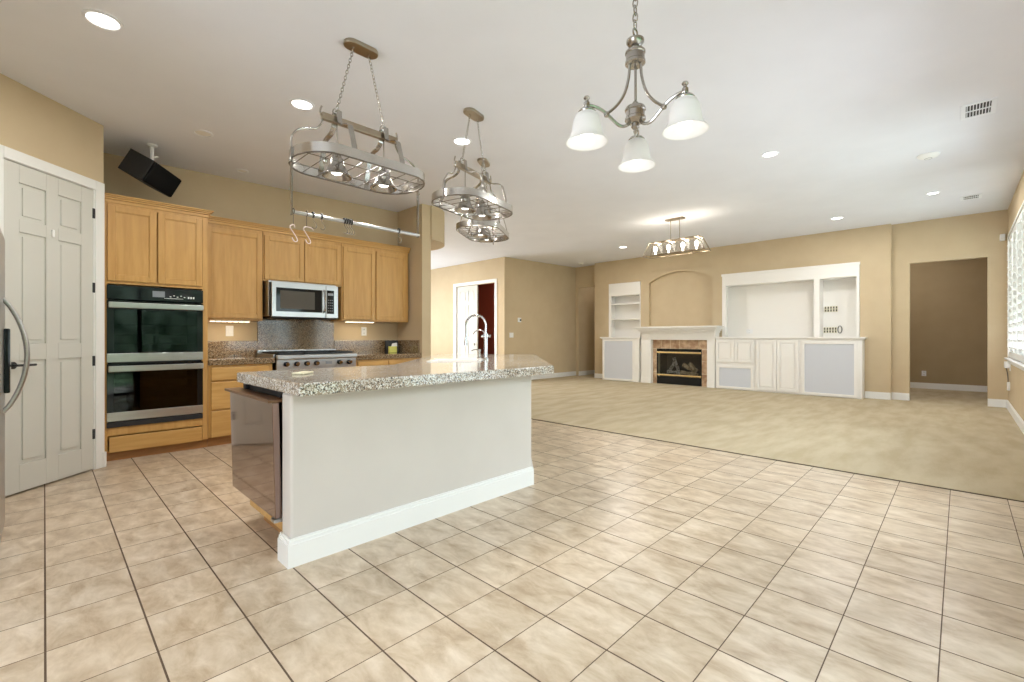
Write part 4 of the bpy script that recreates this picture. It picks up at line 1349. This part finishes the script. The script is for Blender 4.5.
# ------------------------------------------------------------------ fireplace wall built-ins
F9 = FX(10.9)
def white_unit(y0, y1, label, parts, ztop=1.155):
    t = thing('built_in_cabinet', label, 'cabinet', (11.0, (y0 + y1) / 2, 0))
    MB().box(10.902, 11.19, y0, y1, 0.013, ztop).build('carcass', 'cabinet_white', t, bevel=0.003)
    for kind, a, b, z0, z1 in parts:
        if kind == 'door':
            panel_door(F9, a, b, z0, z1, 0.028, 0.055, 0.020, raised=True).build('door', 'cabinet_white', t, bevel=0.004)
        elif kind == 'speaker':
            m = MB()
            f = 0.05
            m.bx(F9, a - f, a, 0, 0.022, z0 - f, z1 + f).bx(F9, b, b + f, 0, 0.022, z0 - f, z1 + f)
            m.bx(F9, a, b, 0, 0.022, z0 - f, z0).bx(F9, a, b, 0, 0.022, z1, z1 + f)
            d = m.build('panel_frame', 'cabinet_white', t, bevel=0.004)
            MB().bx(F9, a, b, 0.0, 0.008, z0, z1).build('grey_insert', 'fabric_grey', d)
    return t
white_unit(6.02, 7.14, 'white low cabinet with a grey cloth door panel left of the fireplace', [('speaker', 6.20, 7.07, 0.07, 1.09)])
o = MB().box(10.86, 11.199, 5.97, 7.20, 1.17, 1.20).box(10.875, 11.19, 5.99, 7.18, 1.155, 1.17).build('cabinet_top', 'cabinet_white', bevel=0.006)
tag(o, 'white top board on the low cabinet left of the fireplace', 'countertop')
white_unit(3.215, 4.06, 'white cabinet with two small doors above a grey panel, right of the fireplace', [('door', 3.645, 4.045, 0.625, 1.13), ('door', 3.24, 3.635, 0.625, 1.13), ('speaker', 3.30, 3.97, 0.08, 0.50)])
white_unit(2.365, 3.213, 'white cabinet with two tall raised-panel doors in the middle of the media wall', [('door', 2.795, 3.19, 0.05, 1.13), ('door', 2.385, 2.785, 0.05, 1.13)])
white_unit(1.335, 2.363, 'white cabinet with one large grey cloth panel at the right end', [('speaker', 1.46, 2.28, 0.08, 1.06)])
o = MB().box(10.86, 11.199, 1.29, 4.10, 1.17, 1.20).box(10.875, 11.19, 1.31, 4.08, 1.155, 1.17).build('cabinet_top', 'cabinet_white', bevel=0.006)
tag(o, 'long white top board over the three cabinets below the media niche', 'countertop')
# left shelf niche
t = thing('bookcase_niche', 'white built-in bookcase with two shelves left of the fireplace', 'bookcase', (11.3, 6.6, 1.2))
N_ = FX(11.2)
m = MB()
m.bx(N_, 6.135, 7.115, 0.0, 0.015, 2.345, 2.695).bx(N_, 7.03, 7.115, 0.0, 0.015, 1.205, 2.345).bx(N_, 6.135, 6.165, 0.0, 0.015, 1.205, 2.345)
m.build('face_frame', 'cabinet_white', t, bevel=0.003)
m = MB()
m.bx(N_, 6.135, 7.115, -0.30, -0.28, 1.172, 2.695).bx(N_, 6.135, 6.15, -0.28, 0.0, 1.172, 2.695).bx(N_, 7.10, 7.115, -0.28, 0, 1.172, 2.695).bx(N_, 6.15, 7.10, -0.28, 0, 2.345, 2.36).bx(N_, 6.15, 7.10, -0.28, -0.002, 1.172, 1.2)
m.build('case', 'cabinet_white', t)
for z in (2.10, 1.68):
    MB().bx(N_, 6.151, 7.099, -0.278, 0.004, z, z + 0.028).build('shelf', 'cabinet_white', t, bevel=0.003)
# media niche
t = thing('media_niche', 'large white built-in media niche with a narrow compartment at its right', 'shelving', (11.3, 2.7, 1.2))
m = MB()
m.bx(N_, 1.415, 4.015, 0.0, 0.018, 2.40, 2.66).bx(N_, 3.93, 4.015, 0.0, 0.018, 1.205, 2.40).bx(N_, 1.415, 1.46, 0.0, 0.018, 1.205, 2.40).bx(N_, 2.075, 2.175, -0.33, 0.018, 1.205, 2.40)
m.bx(N_, 1.40, 4.03, 0.018, 0.03, 2.62, 2.675)
m.build('face_frame', 'cabinet_white', t, bevel=0.003)
m = MB()
m.bx(N_, 1.415, 4.015, -0.345, -0.33, 1.172, 2.66).bx(N_, 1.415, 1.43, -0.33, 0, 1.172, 2.66).bx(N_, 4.0, 4.015, -0.33, 0, 1.172, 2.66).bx(N_, 1.43, 4.0, -0.33, 0, 2.40, 2.42).bx(N_, 1.43, 4.0, -0.33, -0.002, 1.172, 1.2)
m.build('case', 'cabinet_white', t)
# cable plates on the back of the narrow compartment
NB = FX(11.53)
def cableplate(u, z, n, lab, loop=False):
    t = thing('cable_plate', lab, 'cable plate', NB(u, 0, z), 'cable plates in the media niche')
    for k in range(n):
        uu = u + (k - (n - 1) / 2) * 0.048
        pl = MB().bx(NB, uu - 0.019, uu + 0.019, 0, 0.006, z - 0.06, z + 0.06).build('plate', 'cream', t, bevel=0.002)
        MB().bx(NB, uu - 0.011, uu + 0.011, 0.006, 0.012, z - 0.05, z - 0.008).bx(NB, uu - 0.011, uu + 0.011, 0.006, 0.012, z + 0.008, z + 0.05).build('sockets', 'soot', pl)
    if loop:
        uu = u - (n / 2) * 0.048 - 0.05
        MB().tube([NB(uu + 0.035 * math.sin(a * PI / 8), 0.02, z + 0.01 + 0.075 * math.cos(a * PI / 8)) for a in range(16)], 0.008, 6, closed=True).build('cable_loop', 'soot', t, smooth=True)
cableplate(1.935, 1.785, 5, 'upper row of dark cable sockets inside the narrow media compartment')
cableplate(1.95, 1.345, 5, 'lower row of sockets with a cable loop inside the narrow media compartment', True)
t = outlet(NB, 3.52, 1.33, 'white double outlet low on the back of the wide media niche', w=0.14, h=0.10)
# mantel
t = thing('fireplace_mantel', 'white fireplace mantel with moulded shelf and square pilasters', 'fireplace', (11.05, 5.0, 0))
m = MB()
m.box(10.72, 11.198, 3.96, 6.075, 1.425, 1.46)
m.box(10.76, 11.198, 3.99, 6.04, 1.385, 1.425).box(10.81, 11.198, 4.03, 6.00, 1.345, 1.385).box(10.86, 11.198, 4.06, 5.96, 1.30, 1.345)
m.build('mantel_shelf', 'cabinet_white', t, bevel=0.008)
MB().box(10.93, 11.198, 4.265, 5.686, 1.13, 1.30).build('frieze', 'cabinet_white', t, bevel=0.003)
for a, b in ((5.686, 5.97), (4.08, 4.265)):
    m = MB().box(10.92, 11.198, a, b, 0.013, 1.30).box(10.905, 10.92, a, b, 0.013, 0.15)
    m.box(10.912, 10.92, a + 0.035, b - 0.035, 0.20, 1.08)
    m.build('pilaster', 'cabinet_white', t, bevel=0.004)
# tile surround, built tile by tile in one mesh
t = thing('fireplace_surround', 'tan stone tile surround and black firebox inside the white mantel', 'fireplace', (11.1, 5.0, 0))
m = MB()
g = 0.004
fy0, fy1, fz = 4.43, 5.58, 0.905
oy0, oy1, oz = 4.266, 5.685, 1.129
ys = [oy0 + (oy1 - oy0) * k / 6 for k in range(7)]
for a, b in zip(ys[:-1], ys[1:]):
    m.box(11.02, 11.06, a + g, b - g, fz + g, oz - g)
for a, b in ((oy0, fy0), (fy1, oy1)):
    for k in range(3):
        m.box(11.02, 11.06, a + g, b - g, 0.013 + (fz - 0.013) * k / 3 + g, 0.013 + (fz - 0.013) * (k + 1) / 3 - g)
m.build('tiles', 'hearth_tile', t, bevel=0.003)
MB().box(11.03, 11.198, oy0, fy0 + 0.002, 0.013, oz).box(11.03, 11.198, fy1 - 0.002, oy1, 0.013, oz).box(11.03, 11.198, fy0, fy1, fz, oz).build('grout', 'cream', t)
m = MB()
m.box(11.6, 11.7, fy0, fy1, 0.013, fz).box(11.06, 11.6, fy0 - 0.02, fy0, 0.013, fz).box(11.06, 11.6, fy1, fy1 + 0.02, 0.013, fz).box(11.06, 11.6, fy0, fy1, fz - 0.03, fz).box(11.06, 11.6, fy0, fy1, 0.013, 0.19)
fbx = m.build('firebox', 'soot', t)
m = MB()
m.box(11.025, 11.05, fy0, fy1, 0.013, 0.20).box(11.025, 11.05, fy0, fy1, 0.80, fz).box(11.025, 11.05, fy0, fy0 + 0.02, 0.20, 0.80).box(11.025, 11.05, fy1 - 0.02, fy1, 0.20, 0.80)
m.build('black_front', 'black_gloss', t, bevel=0.002)
for z in (0.79, 0.22):
    MB().box(11.005, 11.03, fy0 + 0.01, fy1 - 0.01, z, z + 0.045).build('brass_bar', 'brass', t, bevel=0.006)
m = MB().box(11.035, 11.039, fy0 + 0.02, 4.99, 0.255, 0.79).box(11.035, 11.039, 5.0, fy1 - 0.02, 0.255, 0.79)
m.build('glass_door', 'hearth_glass', t)
def log(y0, z0, y1, z1, r, x, mt):
    pp = [Vector((x + 0.01 * math.sin(k * 2.1), y0 + (y1 - y0) * k / 6, z0 + (z1 - z0) * k / 6 + 0.012 * math.sin(k * 1.7 + y0))) for k in range(7)]
    MB().tube(pp, r, 10).build('log', mt, fbx, smooth=True)
log(4.62, 0.27, 5.02, 0.30, 0.055, 11.22, 'log_bark'); log(4.70, 0.36, 4.98, 0.50, 0.050, 11.26, 'log_bark'); log(4.85, 0.55, 4.65, 0.34, 0.042, 11.30, 'log_bark')
log(5.05, 0.28, 5.38, 0.30, 0.05, 11.24, 'log_ash'); log(5.12, 0.34, 5.24, 0.66, 0.040, 11.28, 'log_ash'); log(5.34, 0.33, 5.20, 0.58, 0.040, 11.26, 'log_ash')
log(4.75, 0.24, 5.30, 0.24, 0.035, 11.16, 'dark_iron')

# ------------------------------------------------------------------ small wall items
H8 = KY(8.5)
t = thing('thermostat', 'small white thermostat on the hall wall above the light switch', 'thermostat', (8.95, 8.48, 1.66))
MB().bx(H8, 8.90, 9.02, 0, 0.02, 1.60, 1.72).build('plate', 'plastic_white', t, bevel=0.004)
MB().tube([(8.985, 8.48, 1.655), (8.985, 8.465, 1.655)], 0.026, 16).build('dial', 'black_matte', t, smooth=True)
outlet(H8, 8.66, 1.25, 'white double light switch on the hall wall below the thermostat', 'light_switch', 0.15, 0.13, 'switch')
outlet(FX(14.2), 0.60, 0.36, 'white outlet low on the olive wall seen through the right opening', w=0.08, h=0.12)
outlet(lambda u, d, z: (u, -0.62 + d, z), 12.2, 1.25, 'white light switch on the side wall inside the right opening', 'light_switch', 0.09, 0.13, 'switch')
t = thing('motion_sensor', 'white motion sensor box high in the far right corner', 'sensor', (11.30, -0.50, 2.88))
MB().box(11.26, 11.318, -0.54, -0.475, 2.82, 2.93).build('housing', 'plastic_white', t, bevel=0.008)
MB().box(11.255, 11.26, -0.53, -0.485, 2.84, 2.87).build('lens', 'lamp_off', t)
R9 = RY(-0.57)
t = thing('wall_adapter', 'white plug adapter with a short cord on the right wall under the shutters', 'adapter', (10.8, -0.55, 0.75))
MB().bx(R9, 10.70, 10.86, 0, 0.008, 0.66, 0.84).build('plate', 'plastic_white', t, bevel=0.003)
MB().bx(R9, 10.80, 11.0, 0.008, 0.06, 0.70, 0.80).build('plug', 'plastic_white', t, bevel=0.006)
MB().tube(smooth_path([(10.92, -0.53, 0.70), (10.94, -0.545, 0.62), (10.90, -0.55, 0.52), (10.88, -0.55, 0.46)]), 0.006, 6).build('cord', 'wire_dark', t)
MB().bx(R9, 10.82, 10.94, 0, 0.03, 0.34, 0.47).build('junction_box', 'plastic_white', t, bevel=0.004)

# ------------------------------------------------------------------ garden outside (seen in reflections and through the shutters)
g = MB().box(-30, 40, -40, -4.2, -0.35, -0.12).build('lawn', 'lawn_green')
tag(g, 'mown green lawn outside beyond the patio', 'lawn', kind='stuff')
g = MB().box(-12, 20, -4.2, -0.72, -0.25, -0.11).build('patio', 'patio_stone')
tag(g, 'pale stone patio strip outside the right hand windows', 'patio')
m = MB()
rnd = random.Random(3)
for k in range(60):
    cx = -14 + k * 0.6
    rr = 0.9 + rnd.random() * 0.5
    cyy = -11 + rnd.random()
    zt_ = 2.6 + rnd.random() * 1.4
    n, s_ = 8, 12
    v, f = [], []
    for i in range(n + 1):
        for j in range(s_):
            th_, ph = PI * i / n, 2 * PI * j / s_
            k2 = 1 + 0.18 * rnd.random()
            v.append((cx + rr * k2 * math.sin(th_) * math.cos(ph), cyy + rr * k2 * math.sin(th_) * math.sin(ph), zt_ * 0.5 + zt_ * 0.75 * k2 * math.cos(th_)))
    for i in range(n):
        for j in range(s_):
            f.append((i * s_ + j, i * s_ + (j + 1) % s_, (i + 1) * s_ + (j + 1) % s_, (i + 1) * s_ + j))
    m.add(v, f)
g = m.build('hedge', 'leaf_green')
tag(g, 'long leafy green hedge along the garden edge outside', 'hedge', kind='stuff')
